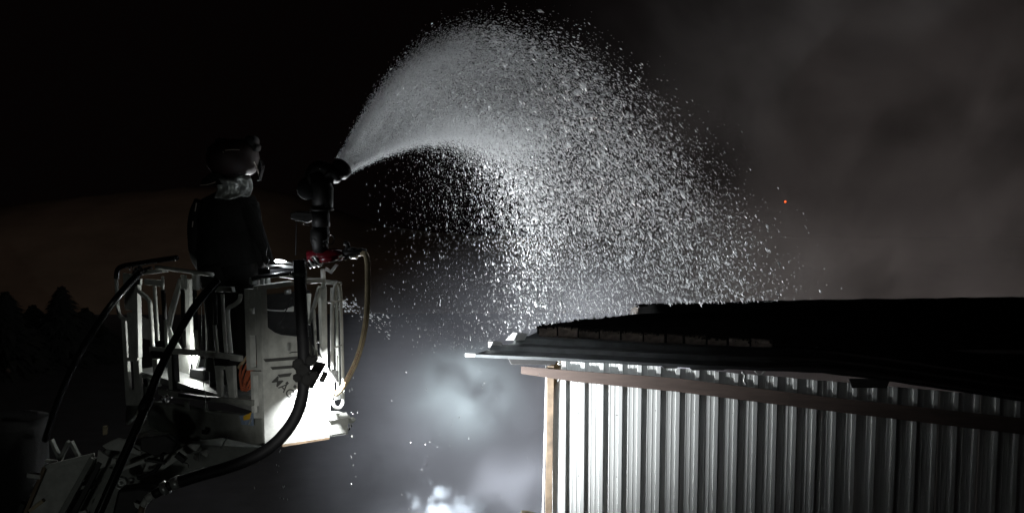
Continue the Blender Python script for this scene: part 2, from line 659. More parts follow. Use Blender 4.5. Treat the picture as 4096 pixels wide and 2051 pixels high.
# pale folded end caps on the left ends of the ridges
for (x0, x1, ya, yb, off) in ((1860, 1902, 1412, 1427, 0.405), (1953, 2008, 1366, 1390, -0.01)):
    q = [wall(x0, ya, off), wall(x1, ya + 2, off), wall(x1 - 4, yb, off), wall(x0, yb - 1, off)]
    MB().prism(q, -WN * 0.03 - UZ * 0.0).build('sheet_end', 'clad', shed)
q = [wall(2052, 1329, -0.42), wall(2110, 1336, -0.42), wall(2098, 1360, -0.40), wall(2022, 1360, -0.40)]
MB().prism(q, -WN * 0.02).build('sheet_end', 'clad', shed)

# row of sooty bricks on the sheet
bx = [2153, 2229, 2312, 2397, 2484, 2573, 2665, 2738, 2828, 2914, 3003, 3095]
for i in range(len(bx) - 1):
    x0, x1 = bx[i] + 3, bx[i + 1] - random.choice((3, 5, 8))
    def by(px):
        return 1310 + (px - 2153) * 0.0595
    off = -0.56 + random.uniform(-0.015, 0.015)
    a0, a1 = wall(x0, by(x0) + random.uniform(-4, 7), off), wall(x1, by(x1) + random.uniform(-4, 7), off)
    b0, b1 = wall(x0, by(x0) + 36, off), wall(x1, by(x1) + 36, off)
    m_ = MB()
    # slightly irregular block: front grid with chipped edges
    g = 4
    vs, fs = [], []
    for j in range(g + 1):
        for k in range(g + 1):
            p = a0.lerp(a1, k / g).lerp(b0.lerp(b1, k / g), j / g)
            e = (j in (0, g)) + (k in (0, g))
            p = p + WN * (0.008 * mnoise.noise(p * 14) - 0.010 * e) + UZ * 0.006 * mnoise.noise(p * 9 + V((5, 0, 0))) * (j == 0)
            vs.append(p)
    for j in range(g):
        for k in range(g):
            a = j * (g + 1) + k
            fs.append((a, a + g + 1, a + g + 2, a + 1))
    nb = len(vs)
    vs += [a0 - WN * 0.11, a1 - WN * 0.11, b1 - WN * 0.11, b0 - WN * 0.11]
    fs += [tuple([nb] + list(range(0, g + 1))[::1] + [nb + 1]), tuple([nb + 3, nb + 2] + [g * (g + 1) + k for k in range(g, -1, -1)]),
           tuple([nb + 3] + [j * (g + 1) for j in range(g, -1, -1)] + [nb]), tuple([nb + 1] + [j * (g + 1) + g for j in range(g + 1)] + [nb + 2])]
    m_.add(vs, fs)
    m_.build('brick', 'brick', shed)

# burnt felt deck of the roof: ragged left edge, torn upstand at the back
near = [(2148, 1306), (2240, 1314), (2330, 1322), (2500, 1331), (2750, 1347), (3000, 1364), (3300, 1390), (3600, 1440), (4096, 1520), (4400, 1570)]
far = [(2540, 1256), (2560, 1254), (2700, 1250), (2900, 1246), (3100, 1243), (3300, 1240), (3500, 1238), (3700, 1236), (4096, 1230), (4400, 1226)]
edge = [(2148, 1306), (2165, 1298), (2188, 1297), (2210, 1293), (2232, 1291), (2262, 1288), (2290, 1284), (2300, 1279), (2330, 1276), (2380, 1276), (2420, 1271),
        (2455, 1268), (2480, 1264), (2505, 1260), (2540, 1256)]
m_ = MB()
G = []
rows = 18
for k in range(len(near)):
    a = wall(*near[k], -0.60)
    c = at_y(*far[k], 14.35 if k < 2 else 14.6)
    col = []
    for j in range(rows + 1):
        t = j / rows
        p = a.lerp(c, t)
        if k == 0:
            tt = t * (len(edge) - 1)
            q = min(int(tt), len(edge) - 2)
            ex = edge[q][0] + (edge[q + 1][0] - edge[q][0]) * (tt - q)
            ey = edge[q][1] + (edge[q + 1][1] - edge[q][1]) * (tt - q)
            p = at_y(ex, ey + random.uniform(-2.0, 2.0), a.y + (c.y - a.y) * t)
        elif 0 < j < rows:
            p.z += 0.012 * mnoise.noise(p * 2.5)
        col.append(p)
    G.append(col)
vs = [p for col in G for p in col] + [p - UZ * 0.09 for col in G for p in col]
R = rows + 1
nn = len(G) * R
fs = []
for k in range(len(G) - 1):
    for j in range(rows):
        a = k * R + j
        fs.append((a, a + R, a + R + 1, a + 1))
        fs.append((nn + a, nn + a + 1, nn + a + R + 1, nn + a + R))
for j in range(rows):
    fs.append((j, j + 1, nn + j + 1, nn + j))
for k in range(len(G) - 1):
    fs.append((k * R, nn + k * R, nn + (k + 1) * R, (k + 1) * R))
    fs.append((k * R + rows, (k + 1) * R + rows, nn + (k + 1) * R + rows, nn + k * R + rows))
m_.add(vs, fs)
m_.build('roof_deck', 'tar', shed)
# charred crumbs and felt scraps lying along the bricks and the ragged edge
m_ = MB()
rr_ = random.Random(5)
for k in range(230):
    if k < 150:
        x = rr_.uniform(2150, 3300)
        p = wall(x, slope_y(x, near) + rr_.uniform(-7, 5), -0.585)
    else:
        q = rr_.randrange(len(edge) - 1)
        p = at_y(edge[q][0] + rr_.uniform(-6, 22), edge[q][1] + rr_.uniform(-1, 5), 13.0 + 1.4 * q / len(edge))
    s_ = rr_.uniform(0.004, 0.013)
    ax = V((rr_.uniform(-1, 1), rr_.uniform(-1, 1), rr_.uniform(-.6, .6))).normalized()
    ay = ax.cross(V((0.1, 0.3, 1))).normalized()
    m_.box(p, ax * s_ * 1.8, ay * s_, ax.cross(ay) * s_ * 0.7)
tag(m_.build('rubble', 'tar', shed), kind='stuff')
# upstand along the back edge
up_t = [(2546, 1219), (2556, 1221), (2575, 1220), (2620, 1219), (2700, 1215), (2900, 1212), (3100, 1207), (3300, 1203), (3500, 1200), (3700, 1198), (3900, 1194), (4096, 1192), (4400, 1188)]
up_b = [(2548, 1262), (2558, 1262), (2580, 1262)] + [(x, 1264) for x, _ in up_t[3:]]
m_ = MB()
fine = []
for k in range(len(up_t) - 1):
    for j in range(6):
        t = j / 6
        fine.append(((up_t[k][0] + (up_t[k + 1][0] - up_t[k][0]) * t, up_t[k][1] + (up_t[k + 1][1] - up_t[k][1]) * t + random.uniform(-1.6, 1.6)),
                     (up_b[k][0] + (up_b[k + 1][0] - up_b[k][0]) * t, up_b[k][1] + (up_b[k + 1][1] - up_b[k][1]) * t)))
vs, fs = [], []
for (ta, ba) in fine:
    a, c = at_y(*ta, 14.55), at_y(*ba, 14.55)
    vs += [a, c, a + V((0, 0.12, 0)), c + V((0, 0.12, 0))]
for k in range(len(fine) - 1):
    q, r_ = k * 4, k * 4 + 4
    fs += [(q, q + 1, r_ + 1, r_), (q + 2, r_ + 2, r_ + 3, q + 3), (q, r_, r_ + 2, q + 2)]
fs += [(0, 2, 3, 1)]
m_.add(vs, fs)
m_.build('roof_upstand', 'tar', shed)
# torn pale felt at the notch
m_ = MB()
for k in range(7):
    x = 2527 + k * 4
    a, c = at_y(x, 1226 + random.uniform(-4, 6), 14.5), at_y(x + random.uniform(-4, 3), 1257, 14.5)
    m_.bar(a, c, 0.012, 0.004, V((1, 0, 0)))
m_.build('torn_felt', 'strip', shed)
# puddle-like pale scrap on the roof at the right
q = [at_z(3800, 1404, H - 2.33), at_z(3900, 1401, H - 2.33), at_z(4060, 1403, H - 2.33), at_z(4200, 1408, H - 2.33), at_z(4150, 1420, H - 2.33), at_z(3930, 1416, H - 2.33)]
MB().prism(q, UZ * 0.01).build('loose_strip', 'sheet', shed)

# timber end at the foot of the frame
p = at_y(2118, 2040, 11.2)
q = [at_y(2084, 2046, 11.2), at_y(2102, 2043, 11.2), at_y(2140, 2051, 11.2), at_y(2150, 2075, 11.2), at_y(2084, 2075, 11.2)]
q = [at_y(2084, 2047, 11.2), at_y(2104, 2044, 11.2), at_y(2104, 2046, 11.2) - UZ * 2.6, at_y(2084, 2047, 11.2) - UZ * 2.6]
m_ = MB()
a = at_y(2094, 2045, 11.2)
m_.bar(V((a.x, a.y, 0)), a, 0.05, 0.10, V((1, 0, 0)))
m_.bar(a + V((0.02, 0.02, -0.02)), a + V((0.14, 0.04, -0.055)), 0.04, 0.08, V((0, 0, 1)))
tag(m_.build('timber_post', 'wood', bevel=0.004), 'pale timber post top poking up left of the shed corner', 'post')

# ------------------------------------------------------------------ rescue basket
C = at_y(1045, 1155, 8.0)
LE = at_z(478, 1062, C.z)
RE = at_z(1322, 1119, C.z)
LD = V((LE.x - C.x, LE.y - C.y, 0)).normalized()
RD = V((RE.x - C.x, RE.y - C.y, 0)).normalized()
RD = (RD - LD * RD.dot(LD)).normalized()
LN = -RD          # outward normal of the left face
RN = -LD          # outward normal of the right face


def bl(px, py, out=0.0):
    return on_plane(px, py, C + LN * out, V((-LD.y, LD.x, 0)))


def br(px, py, out=0.0):
    return on_plane(px, py, C + RN * out, V((-RD.y, RD.x, 0)))


FLOOR_Z = H - 1.98
cen = C + LD * 1.0 + RD * 0.33
basket = thing('rescue_basket', V((cen.x, cen.y, H - 2.25)), 'white tubular rescue basket with slotted posts and lettered side panel on the ladder tip', 'rescue basket')


def tubeL(name, pts, wpx, m_='paint', out=0.0, k=4, par=None, face=bl):
    q = [face(x, y, out) for x, y in pts]
    r_ = wpx * pxm(q[0]) / 2
    if len(q) > 2:
        q = smooth_path(q, k)
    return MB().tube(q, r_, 10).build(name, m_, par or basket, True)


def flatL(name, poly, dep, m_='paint', out=0.0, par=None, face=bl, bevel=0.004):
    n_ = LN if face is bl else RN
    q = [face(x, y, out) for x, y in poly]
    return MB().prism(q, -n_ * dep).build(name, m_, par or basket, bevel=bevel)


def slotted(name, x0, x1, y0, y1, lean, slots, m_='paint', out=0.0, face=bl, dep=0.03):
    """post made of two webs and bridges, so the slots are real openings"""
    n_ = LN if face is bl else RN
    mb_ = MB()
    wd = (x1 - x0)
    w1, w2 = wd * 0.26, wd * 0.62

    def P(x, y):
        return face(x + lean * (y - y0), y, out)
    mb_.prism([P(x0, y0), P(x0 + w1, y0), P(x0 + w1, y1), P(x0, y1)], -n_ * dep)
    mb_.prism([P(x0 + w2, y0), P(x1, y0), P(x1, y1), P(x0 + w2, y1)], -n_ * dep)
    ys = [y0] + [v for s in slots for v in s] + [y1]
    for a, c in zip(ys[0::2], ys[1::2]):
        mb_.prism([P(x0 + w1 + .01, a), P(x0 + w2 - .01, a), P(x0 + w2 - .01, c), P(x0 + w1 + .01, c)], -n_ * (dep - 0.004))
    return mb_.build(name, m_, basket, bevel=0.003)


# left end
tubeL('grab_rail', [(706, 1031), (640, 1040), (545, 1055), (492, 1064), (470, 1080), (466, 1112)], 22, 'gloss_black', 0.02, 5)
tubeL('post', [(465, 1114), (469, 1190), (472, 1235), (480, 1262), (500, 1276), (522, 1270)], 16, 'paint', 0.02, 5)
slotted('slotted_post', 484, 545, 1276, 1620, 0.055, [(1282, 1430), (1445, 1560)], 'paint', 0.0)
flatL('post_plate', [(490, 1092), (534, 1096), (530, 1240), (498, 1238)], 0.02, 'paint', 0.0)
flatL('corner_post', [(527, 1138), (548, 1138), (553, 1430), (540, 1448), (529, 1430)], 0.04, 'paint', 0.012)
slotted('hinge_plate', 506, 540, 1250, 1440, 0.05, [(1290, 1300), (1370, 1382)], 'paint', 0.016)
tubeL('bent_tube', [(545, 1148), (556, 1165), (585, 1188), (598, 1206), (602, 1240), (608, 1330), (612, 1395)], 18, 'paint', 0.0, 5)
tubeL('upright_tube', [(618, 1140), (626, 1270), (634, 1392)], 15)
flatL('name_plate', [(575, 1115), (643, 1121), (643, 1146), (575, 1138)], 0.02, 'paint', 0.015)
flatL('name_plate', [(522, 1112), (562, 1115), (560, 1140), (525, 1138)], 0.02, 'paint', 0.014)
flatL('top_rail', [(552, 1084), (650, 1074), (652, 1090), (556, 1100)], 0.05, 'paint', 0.0)
tubeL('top_rail', [(626, 1068), (700, 1078), (850, 1098)], 16, 'paint', 0.03)
tubeL('foam_post', [(652, 1160), (660, 1279)], 19, 'foam')
tubeL('upright_tube', [(651, 1106), (652, 1160)], 12)
tubeL('upright_tube', [(662, 1278), (668, 1395)], 16)
# clamp tangle at the rail joint
m_ = MB()
for (x, y, s) in ((548, 1078, 9), (560, 1070, 7), (570, 1082, 8), (585, 1076, 7), (540, 1090, 8), (600, 1071, 6)):
    p = bl(x, y, 0.05)
    m_.lathe(p - RD * 0.02, RD, [(0, 0.4 * s * pxm(p)), (0.004, s * pxm(p)), (0.03, s * pxm(p)), (0.04, 0.5 * s * pxm(p))], 8)
m_.build('rail_clamp', 'blackmetal', basket, True)
for (x0, y0, x1, y1) in ((518, 1067, 519, 1083), (531, 1065, 532, 1083), (503, 1061, 548, 1056)):
    tubeL('rail_pin', [(x0, y0), (x1, y1)], 4, 'chrome', 0.06)
# far side seen through
FARL = -0.60
flatL('diagonal_brace', [(712, 1112), (728, 1122), (690, 1262), (676, 1330), (668, 1330), (672, 1245)], 0.02, 'paint', FARL)
flatL('side_web', [(545, 1255), (610, 1285), (640, 1330), (600, 1360), (556, 1350)], 0.01, 'paint', -0.45)
flatL('upright_tube', [(722, 1100), (734, 1100), (738, 1158), (724, 1158)], 0.03, 'paint', -0.02)
tubeL('foam_post', [(730, 1158), (733, 1300)], 17, 'foam', -0.02)
tubeL('upright_tube', [(733, 1300), (738, 1398)], 13, 'paint_dark', -0.02)
flatL('lit_post', [(738, 1117), (756, 1117), (764, 1405), (745, 1405)], 0.03, 'paint', -0.30)
flatL('lit_post', [(773, 1345), (779, 1345), (781, 1405), (774, 1405)], 0.02, 'paint', -0.36)
flatL('upright_tube', [(766, 1095), (786, 1098), (786, 1160), (768, 1158)], 0.03, 'paint', -0.02)
tubeL('foam_post', [(778, 1158), (784, 1318)], 18, 'foam', -0.02)
tubeL('upright_tube', [(784, 1318), (788, 1405)], 16, 'paint', -0.02)
# mid rail with end bracket
flatL('mid_rail', [(594, 1386), (650, 1392), (800, 1402), (955, 1424), (955, 1446), (800, 1424), (650, 1412), (598, 1410)], 0.04, 'paint', 0.03)
flatL('latch', [(598, 1404), (660, 1410), (656, 1432), (606, 1430)], 0.05, 'blackmetal', 0.05)
flatL('latch', [(618, 1364), (640, 1362), (646, 1388), (622, 1386)], 0.05, 'blackmetal', 0.05)
flatL('leg_post', [(607, 1436), (627, 1436), (634, 1545), (616, 1545)], 0.03, 'paint', 0.0)
flatL('leg_post', [(663, 1410), (682, 1412), (692, 1565), (676, 1565)], 0.03, 'paint', 0.0)
flatL('leg_post', [(684, 1412), (692, 1412), (700, 1565), (690, 1565)], 0.05, 'rubber', 0.0)
# lit inner bulkhead, shelf and lamp
flatL('inner_bulkhead', [(684, 1404), (762, 1404), (756, 1494), (688, 1494), (672, 1460)], 0.012, 'paint', -0.255)
flatL('inner_bulkhead', [(680, 1310), (694, 1346), (728, 1400), (664, 1400)], 0.012, 'paint', -0.255)
tubeL('shelf_edge', [(636, 1488), (652, 1499), (760, 1502)], 6, 'alu', -0.26)
flatL('lamp_cone', [(768, 1418), (792, 1418), (782, 1474), (770, 1474)], 0.03, 'paint', -0.28)
flatL('battery_box', [(758, 1476), (812, 1480), (814, 1585), (758, 1585)], 0.12, 'rubber', -0.2)
# right part of the left face
tubeL('upright_tube', [(890, 1176), (896, 1290), (906, 1412)], 15)
tubeL('bent_tube', [(962, 1178), (958, 1200), (935, 1220), (914, 1232), (911, 1262), (917, 1340), (924, 1412)], 18, 'paint', 0.0, 5)
tubeL('foam_post', [(860, 1175), (863, 1298)], 18, 'foam')
tubeL('upright_tube', [(858, 1298), (870, 1412)], 15)
flatL('rail_bracket', [(872, 1145), (925, 1148), (930, 1168), (858, 1166)], 0.03, 'paint_dark', 0.0)
flatL('latch', [(853, 1432), (916, 1438), (914, 1464), (856, 1460)], 0.08, 'rubber', 0.04)
flatL('leg_post', [(858, 1462), (880, 1464), (884, 1590), (868, 1588)], 0.03, 'paint', 0.0)
flatL('leg_post', [(898, 1464), (932, 1462), (938, 1592), (916, 1590)], 0.03, 'paint', 0.0)
flatL('leg_post', [(880, 1462), (898, 1464), (898, 1478), (880, 1476)], 0.03, 'paint', 0.004)
# corner post with slots
slotted('slotted_post', 976, 1044, 1156, 1480, 0.03, [(1230, 1255), (1340, 1470)], 'paint', 0.0, bl, 0.05)
slotted('slotted_post', 1001, 1050, 1484, 1672, 0.03, [(1500, 1650)], 'paint', 0.0, bl, 0.05)
# floor rail, aprons
flatL('floor_rail', [(630, 1556), (715, 1566), (830, 1584), (1008, 1600), (1008, 1624), (830, 1604), (700, 1590), (634, 1578)], 0.04, 'paint_dark', 0.02)
flatL('floor_strip', [(712, 1569), (830, 1588), (830, 1602), (712, 1586)], 0.03, 'rubber', 0.045)
flatL('kick_plate', [(735, 1604), (748, 1606), (752, 1640), (740, 1638)], 0.02, 'paint_dark', 0.0)
flatL('kick_plate', [(812, 1612), (822, 1614), (824, 1646), (814, 1644)], 0.02, 'paint_dark', 0.0)
flatL('apron', [(575, 1600), (700, 1618), (830, 1640), (1050, 1668), (1058, 1786), (1000, 1778), (880, 1752), (790, 1762), (730, 1770), (640, 1752), (585, 1700)], 0.06, 'paint_dark', -0.03, bevel=0.02)
flatL('side_gusset', [(545, 1640), (575, 1640), (590, 1700), (630, 1726), (600, 1742), (545, 1726)], 0.02, 'paint', 0.03)
flatL('side_gusset', [(505, 1590), (560, 1520), (600, 1560), (560, 1640), (500, 1700)], 0.05, 'paint_dark', -0.05)
m_ = MB()
p = bl(583, 1530, 0.06)
m_.lathe(p, -LN, [(0, 0.03), (0.005, 0.048), (0.05, 0.05), (0.09, 0.03)], 18)
m_.build('round_lamp', 'alu', basket, True)
m_ = MB()
m_.add([p + LN * 0.002 + (LD * math.cos(a * PI / 8) + UZ * math.sin(a * PI / 8)) * 0.036 for a in range(16)], [tuple(range(16))])
m_.build('lamp_glass', 'gloss_black', basket)
m_ = MB()
for (x, y, s) in ((640, 1592, 12), (663, 1588, 11), (650, 1606, 8)):
    p = bl(x, y, 0.05)
    m_.lathe(p, -LN, [(0, 0.2 * s * pxm(p)), (0.008, 0.8 * s * pxm(p)), (0.02, s * pxm(p)), (0.05, s * pxm(p))], 12)
m_.build('coupling', 'chrome', basket, True)
flatL('step_hook', [(806, 1718), (824, 1720), (822, 1738), (806, 1734)], 0.03, 'blackmetal', 0.02)
flatL('seam_line', [(880, 1790), (921, 1722), (924, 1724), (884, 1792)], 0.004, 'alu', -0.025, bevel=0)
# emblem sticker
flatL('emblem', [(957, 1662), (1012, 1650), (1014, 1702), (966, 1696)], 0.003, 'blue', 0.012, bevel=0)
flatL('emblem_triangle', [(972, 1664), (1004, 1648), (998, 1676), (974, 1680)], 0.003, 'yellow', 0.016, bevel=0)
flatL('emblem_stripe', [(1000, 1676), (1008, 1672), (1000, 1696), (992, 1697)], 0.003, 'hood', 0.016, bevel=0)
# rope coils hung inside
for (pts, wd) in (([(1006, 1390), (990, 1425), (968, 1452), (955, 1470)], 14),):
    tubeL('rope_end', pts, wd, 'beige', -0.1)
m_ = MB()
for k in range(4):
    pts = [bl(985 + 26 * math.cos(t * PI / 6 + k) + 4 * k, 1500 + 62 * math.sin(t * PI / 6 + k * 0.3), -0.1 - 0.015 * k) for t in range(13)]
    m_.tube(pts, 0.009, 6)
m_.build('rope_coil', 'orange', basket, True)

# right face: lettered panel
pan = [(1045, 1268), (1056, 1290), (1075, 1312), (1100, 1330), (1130, 1340), (1180, 1345), (1235, 1352), (1262, 1400), (1318, 1478), (1322, 1660), (1388, 1650), (1392, 1736), (1060, 1786)]
panel = MB()
q = [br(x, y, 0.0) for x, y in pan]
panel.prism(q, -RN * 0.02)
panel = panel.build('side_panel', 'paint', basket)
flatL('floor_edge', [(1130, 1778), (1318, 1748), (1318, 1756), (1130, 1786)], 0.03, 'trim', 0.004, par=panel, face=br, bevel=0)
for st in ([(1053, 1435), (1192, 1424), (1192, 1437), (1062, 1447)], [(1081, 1467), (1192, 1458), (1192, 1470), (1090, 1478)], [(1110, 1497), (1168, 1490), (1160, 1504), (1118, 1509)]):
    flatL('decal_stripe', st, 0.001, 'decal', 0.0025, par=panel, face=br, bevel=0)
for st in ([(1141, 1532), (1149, 1523), (1156, 1532), (1148, 1540)], [(1172, 1546), (1180, 1536), (1188, 1546), (1180, 1554)]):
    flatL('decal_stripe', st, 0.001, 'decal', 0.0025, par=panel, face=br, bevel=0)
tv, tf = text_mesh('MAGIRUS', 1.0)
o0, o1, o2 = br(1084, 1524, 0.003), br(1146, 1580, 0.003), br(1110, 1499, 0.003)
ux = (o1 - o0) / 1.75
uy = (o2 - o0) / 0.73
m_ = MB().add([o0 + ux * v.x + uy * v.y for v in tv], tf)
m_.build('lettering', 'decal', panel)
flatL('panel_bolt', [(1152, 1370), (1163, 1370), (1163, 1402), (1152, 1402)], 0.02, 'alu', 0.02, par=panel, face=br)
tubeL('panel_hook', [(1158, 1411), (1168, 1408), (1196, 1407)], 4, 'chrome', 0.02, par=panel, face=br)
# inner dark wall behind the cut-out
flatL('inner_box', [(1050, 1180), (1240, 1160), (1250, 1420), (1060, 1440)], 0.02, 'rubber', -0.45, face=br)
flatL('lit_edge', [(1140, 1240), (1176, 1224), (1176, 1246), (1148, 1246)], 0.02, 'clad', -0.3, face=br)
tubeL('lit_edge', [(1060, 1238), (1100, 1242), (1150, 1243)], 5, 'clad', -0.3, face=br)
tubeL('inner_lever', [(1150, 1160), (1152, 1174)], 28, 'alu', -0.2, face=br)
tubeL('cable_inside', [(1168, 1190), (1140, 1250), (1110, 1310)], 5, 'rubber', -0.1, face=br)
# rails of the right face
flatL('top_rail', [(1026, 1144), (1176, 1124), (1176, 1142), (1028, 1162)], 0.05, 'paint', 0.0, face=br)
flatL('top_rail', [(1216, 1117), (1300, 1112), (1300, 1130), (1216, 1136)], 0.05, 'paint', 0.0, face=br)
tubeL('grab_rail', [(1010, 1116), (1040, 1108), (1100, 1100), (1176, 1090)], 20, 'gloss_black', 0.0, face=br)
for (x0, x1) in ((1008, 1030), (1052, 1060), (1070, 1082)):
    flatL('rail_clip', [(x0, 1112), (x1, 1112), (x1, 1138), (x0, 1138)], 0.04, 'hood', -0.04, face=br)
tubeL('upright_tube', [(1292, 1076), (1294, 1150)], 20, 'paint', -0.02, face=br)
flatL('post_web', [(1282, 1145), (1308, 1146), (1312, 1560), (1296, 1560)], 0.04, 'paint', -0.01, face=br)
flatL('diagonal_brace', [(1276, 1150), (1290, 1152), (1242, 1300), (1238, 1296)], 0.03, 'paint', 0.01, face=br)
flatL('post_web', [(1225, 1175), (1246, 1174), (1240, 1262), (1232, 1290)], 0.02, 'paint', -0.1, face=br)
tubeL('upright_tube', [(1255, 1230), (1258, 1290), (1266, 1440)], 13, 'paint', 0.02, face=br)
tubeL('upright_tube', [(1326, 1150), (1326, 1560)], 11, 'paint', -0.25, face=br)
flatL('rail_pin', [(1262, 1362), (1278, 1362), (1278, 1370), (1262, 1370)], 0.02, 'paint', 0.03, face=br)
# tall hoop at the right end
hp = [(1330, 1600), (1330, 1400), (1331, 1240), (1337, 1160), (1347, 1132), (1357, 1140), (1362, 1180), (1366, 1300), (1370, 1450), (1372, 1590), (1366, 1622), (1350, 1632), (1336, 1622), (1330, 1600)]
q = smooth_path([br(x, y, 0.08) for x, y in hp], 4)
MB().tube(q, 0.0135, 10).build('end_hoop', 'paint', basket, True)
hp = [(1350, 1420), (1350, 1545), (1353, 1556), (1360, 1558), (1363, 1550)]
tubeL('hoop_core', hp, 5, 'paint', 0.09, face=br)
tubeL('hoop_bar', [(1307, 1208), (1340, 1206), (1376, 1200)], 8, 'paint', 0.10, face=br)
tubeL('hoop_bar', [(1338, 1388), (1356, 1385), (1366, 1380)], 7, 'paint', 0.10, face=br)
# foot bumper at the lower right
m_ = MB()
q = [br(x, y, 0.02) for x, y in ((1318, 1652), (1398, 1654), (1394, 1738), (1322, 1748))]
m_.prism(q, -RN * 0.16)
m_.build('foot_bumper', 'paint', basket, bevel=0.02)
m_ = MB()
q = [br(x, y, 0.035) for x, y in ((1330, 1648), (1400, 1660), (1402, 1672), (1322, 1684), (1322, 1668))]
m_.prism(q, -RN * 0.05)
m_.build('bumper_lip', 'paint', basket, bevel=0.006)
for (x, y) in ((1410, 1674),):
    p = br(x, y, 0.0)
    m_ = MB()
    m_.prism([br(1394, 1668, 0), br(1416, 1668, 0), br(1424, 1676, 0), br(1414, 1690, 0), br(1394, 1694, 0)], -RN * 0.012)
    m_.build('lug', 'paint_dark', basket, bevel=0.002)
for (x, y, r_) in ((1399, 1702, 0.012), (1390, 1716, 0.011)):
    p = br(x, y, 0.03)
    MB().lathe(p, RD, [(0, r_ * 0.5), (0.003, r_), (0.02, r_), (0.026, r_ * 0.6)], 10).build('bolt', 'chrome', basket, True)
# floor
m_ = MB()
fl = [C + RD * 0.02 + LD * 0.02, C + RD * 0.72 + LD * 0.02, C + RD * 0.72 + LD * 2.02, C + RD * 0.02 + LD * 2.02]
m_.prism([V((p.x, p.y, FLOOR_Z)) for p in fl], V((0, 0, -0.05)))
m_.build('floor', 'alu', basket)
# far side of the cage
for s in (0.05, 0.55, 1.05, 1.55, 2.0):
    p = C + RD * 0.72 + LD * s
    MB().tube([V((p.x, p.y, FLOOR_Z)), V((p.x, p.y, C.z - 0.03))], 0.014, 8).build('upright_tube', 'paint_dark', basket, True)
p, q = C + RD * 0.72, C + RD * 0.72 + LD * 2.02
MB().tube([V((p.x, p.y, C.z - 0.03)), V((q.x, q.y, C.z - 0.03))], 0.018, 8).build('top_rail', 'paint_dark', basket, True)

# operator's console with its lit reading lamp
flatL('console', [(1080, 1078), (1180, 1072), (1182, 1100), (1080, 1108)], 0.16, 'rubber', -0.08, face=br)
m_ = MB()
p0, p1 = br(1098, 1043, -0.05), br(1144, 1047, -0.05)
m_.tube([p0, p0.lerp(p1, 0.15), p0.lerp(p1, 0.8), p1], [0.003, 0.013, 0.011, 0.004], 10)
m_.build('console_lamp', 'glow', basket, True)
tubeL('lamp_arm', [(1142, 1048), (1182, 1056)], 7, 'alu', -0.05, face=br)
flatL('console_lid', [(1090, 1062), (1130, 1066), (1134, 1072), (1180, 1074), (1180, 1064), (1140, 1060)], 0.05, 'clad', -0.07, face=br)
lamp('console_light', 'POINT', br(1120, 1053, 0.0), 1.2, (0.9, 0.95, 1), 0.015)

# working lamps
L1 = br(1296, 1516, 0.15)
ain = (br(1370, 1650, 0.0) - br(1262, 1478, 0.0)).normalized()
lamp('side_lamp_light', 'AREA', L1, 42, (0.97, 0.99, 1.0), 0.07, L1 - RN * 0.55 - UZ * 0.68 + RD * 0.34)
dpp = (RD * 0.8 - UZ * 0.6).normalized()
dln = (RD * 0.6 + UZ * 0.8).normalized()
hood = MB()  # plates added to cut the side lamp's light on panel and shed wall
hood.box(L1 - dpp * 0.05 - RN * 0.07, dln * 0.11, RN * 0.065, dpp * 0.004)
hood.box(L1 - dpp * 0.07 - RN * 0.08, dln * 0.03, RN * 0.05, dpp * 0.015)
hood.box(L1 + RD * 0.075 + UZ * 0.02 + RN * 0.02, UZ * 0.045, RN * 0.06, RD * 0.003)
hood.build('light_baffle', 'blackmetal', basket, bevel=0.002)
hz = MB()
hz.lathe(L1 + RN * 0.02 - dpp * 0.03, -dln, [(-0.05, 0.01), (-0.045, 0.022), (0.03, 0.022), (0.035, 0.01)], 14)
hz.build('work_lamp', 'blackmetal', basket, True)
L2 = bl(772, 1424, -0.24)
lamp('inner_lamp_light', 'POINT', L2, 12.0, (0.97, 1.0, 0.95), 0.02)
MB().lathe(L2 - UZ * 0.06, UZ, [(0, 0.012), (0.03, 0.018), (0.045, 0.012)], 10).build('inner_lamp', 'lens', basket, True)

# ------------------------------------------------------------------ water cannon
NY = 8.35


def nm(px, py, y=NY):
    return at_y(px, py, y)


def disc(name, px, py, axis, prof, m_='blackmetal', par=None, y=NY, n=18):
    p = nm(px, py, y)
    k = pxm(p)
    return MB().lathe(p, axis, [(a * k, r_ * k) for a, r_ in prof], n).build(name, m_, par, True)


cannon = thing('water_cannon', nm(1290, 1000), 'black water cannon on red manifold, its wide nozzle spraying up to the right', 'water cannon')
AX = (math.cos(math.radians(51)) * math.cos(math.radians(35.5)), math.sin(math.radians(51)) * math.cos(math.radians(35.5)), math.sin(math.radians(35.5)))
AXV = V(AX)
NOZ = nm(1372, 668, 8.4)
k_ = pxm(NOZ)
noz = MB().lathe(NOZ - AXV * 75 * k_, AXV, [(0, 26 * k_), (12 * k_, 33 * k_), (20 * k_, 33 * k_), (22 * k_, 29 * k_), (40 * k_, 33 * k_), (48 * k_, 42 * k_), (74 * k_, 43 * k_), (78 * k_, 38 * k_), (60 * k_, 24 * k_)], 24)
noz.build('nozzle', 'rubber', cannon, True)
MB().tube(smooth_path([NOZ - AXV * 70 * k_, nm(1320, 690), nm(1275, 672), nm(1250, 700), nm(1240, 745)], 5), 32 * k_, 14).build('swivel_pipe', 'blackmetal', cannon, True)
disc('gear_housing', 1232, 756, (0.25, -1, 0.1), [(-36, 24), (-34, 42), (24, 45), (34, 36), (36, 12)], 'rubber', cannon)
MB().tube([nm(1262, 690), nm(1290, 760), nm(1290, 835)], [38 * k_, 45 * k_, 42 * k_], 16).build('body', 'blackmetal', cannon, True)
m_ = MB()
q = [nm(1306, 690), nm(1326, 690), nm(1324, 832), nm(1284, 832), nm(1286, 770)]
m_.prism(q, V((0, 0.05, 0)))
m_.build('motor_cover', 'blackmetal', cannon, bevel=0.006)
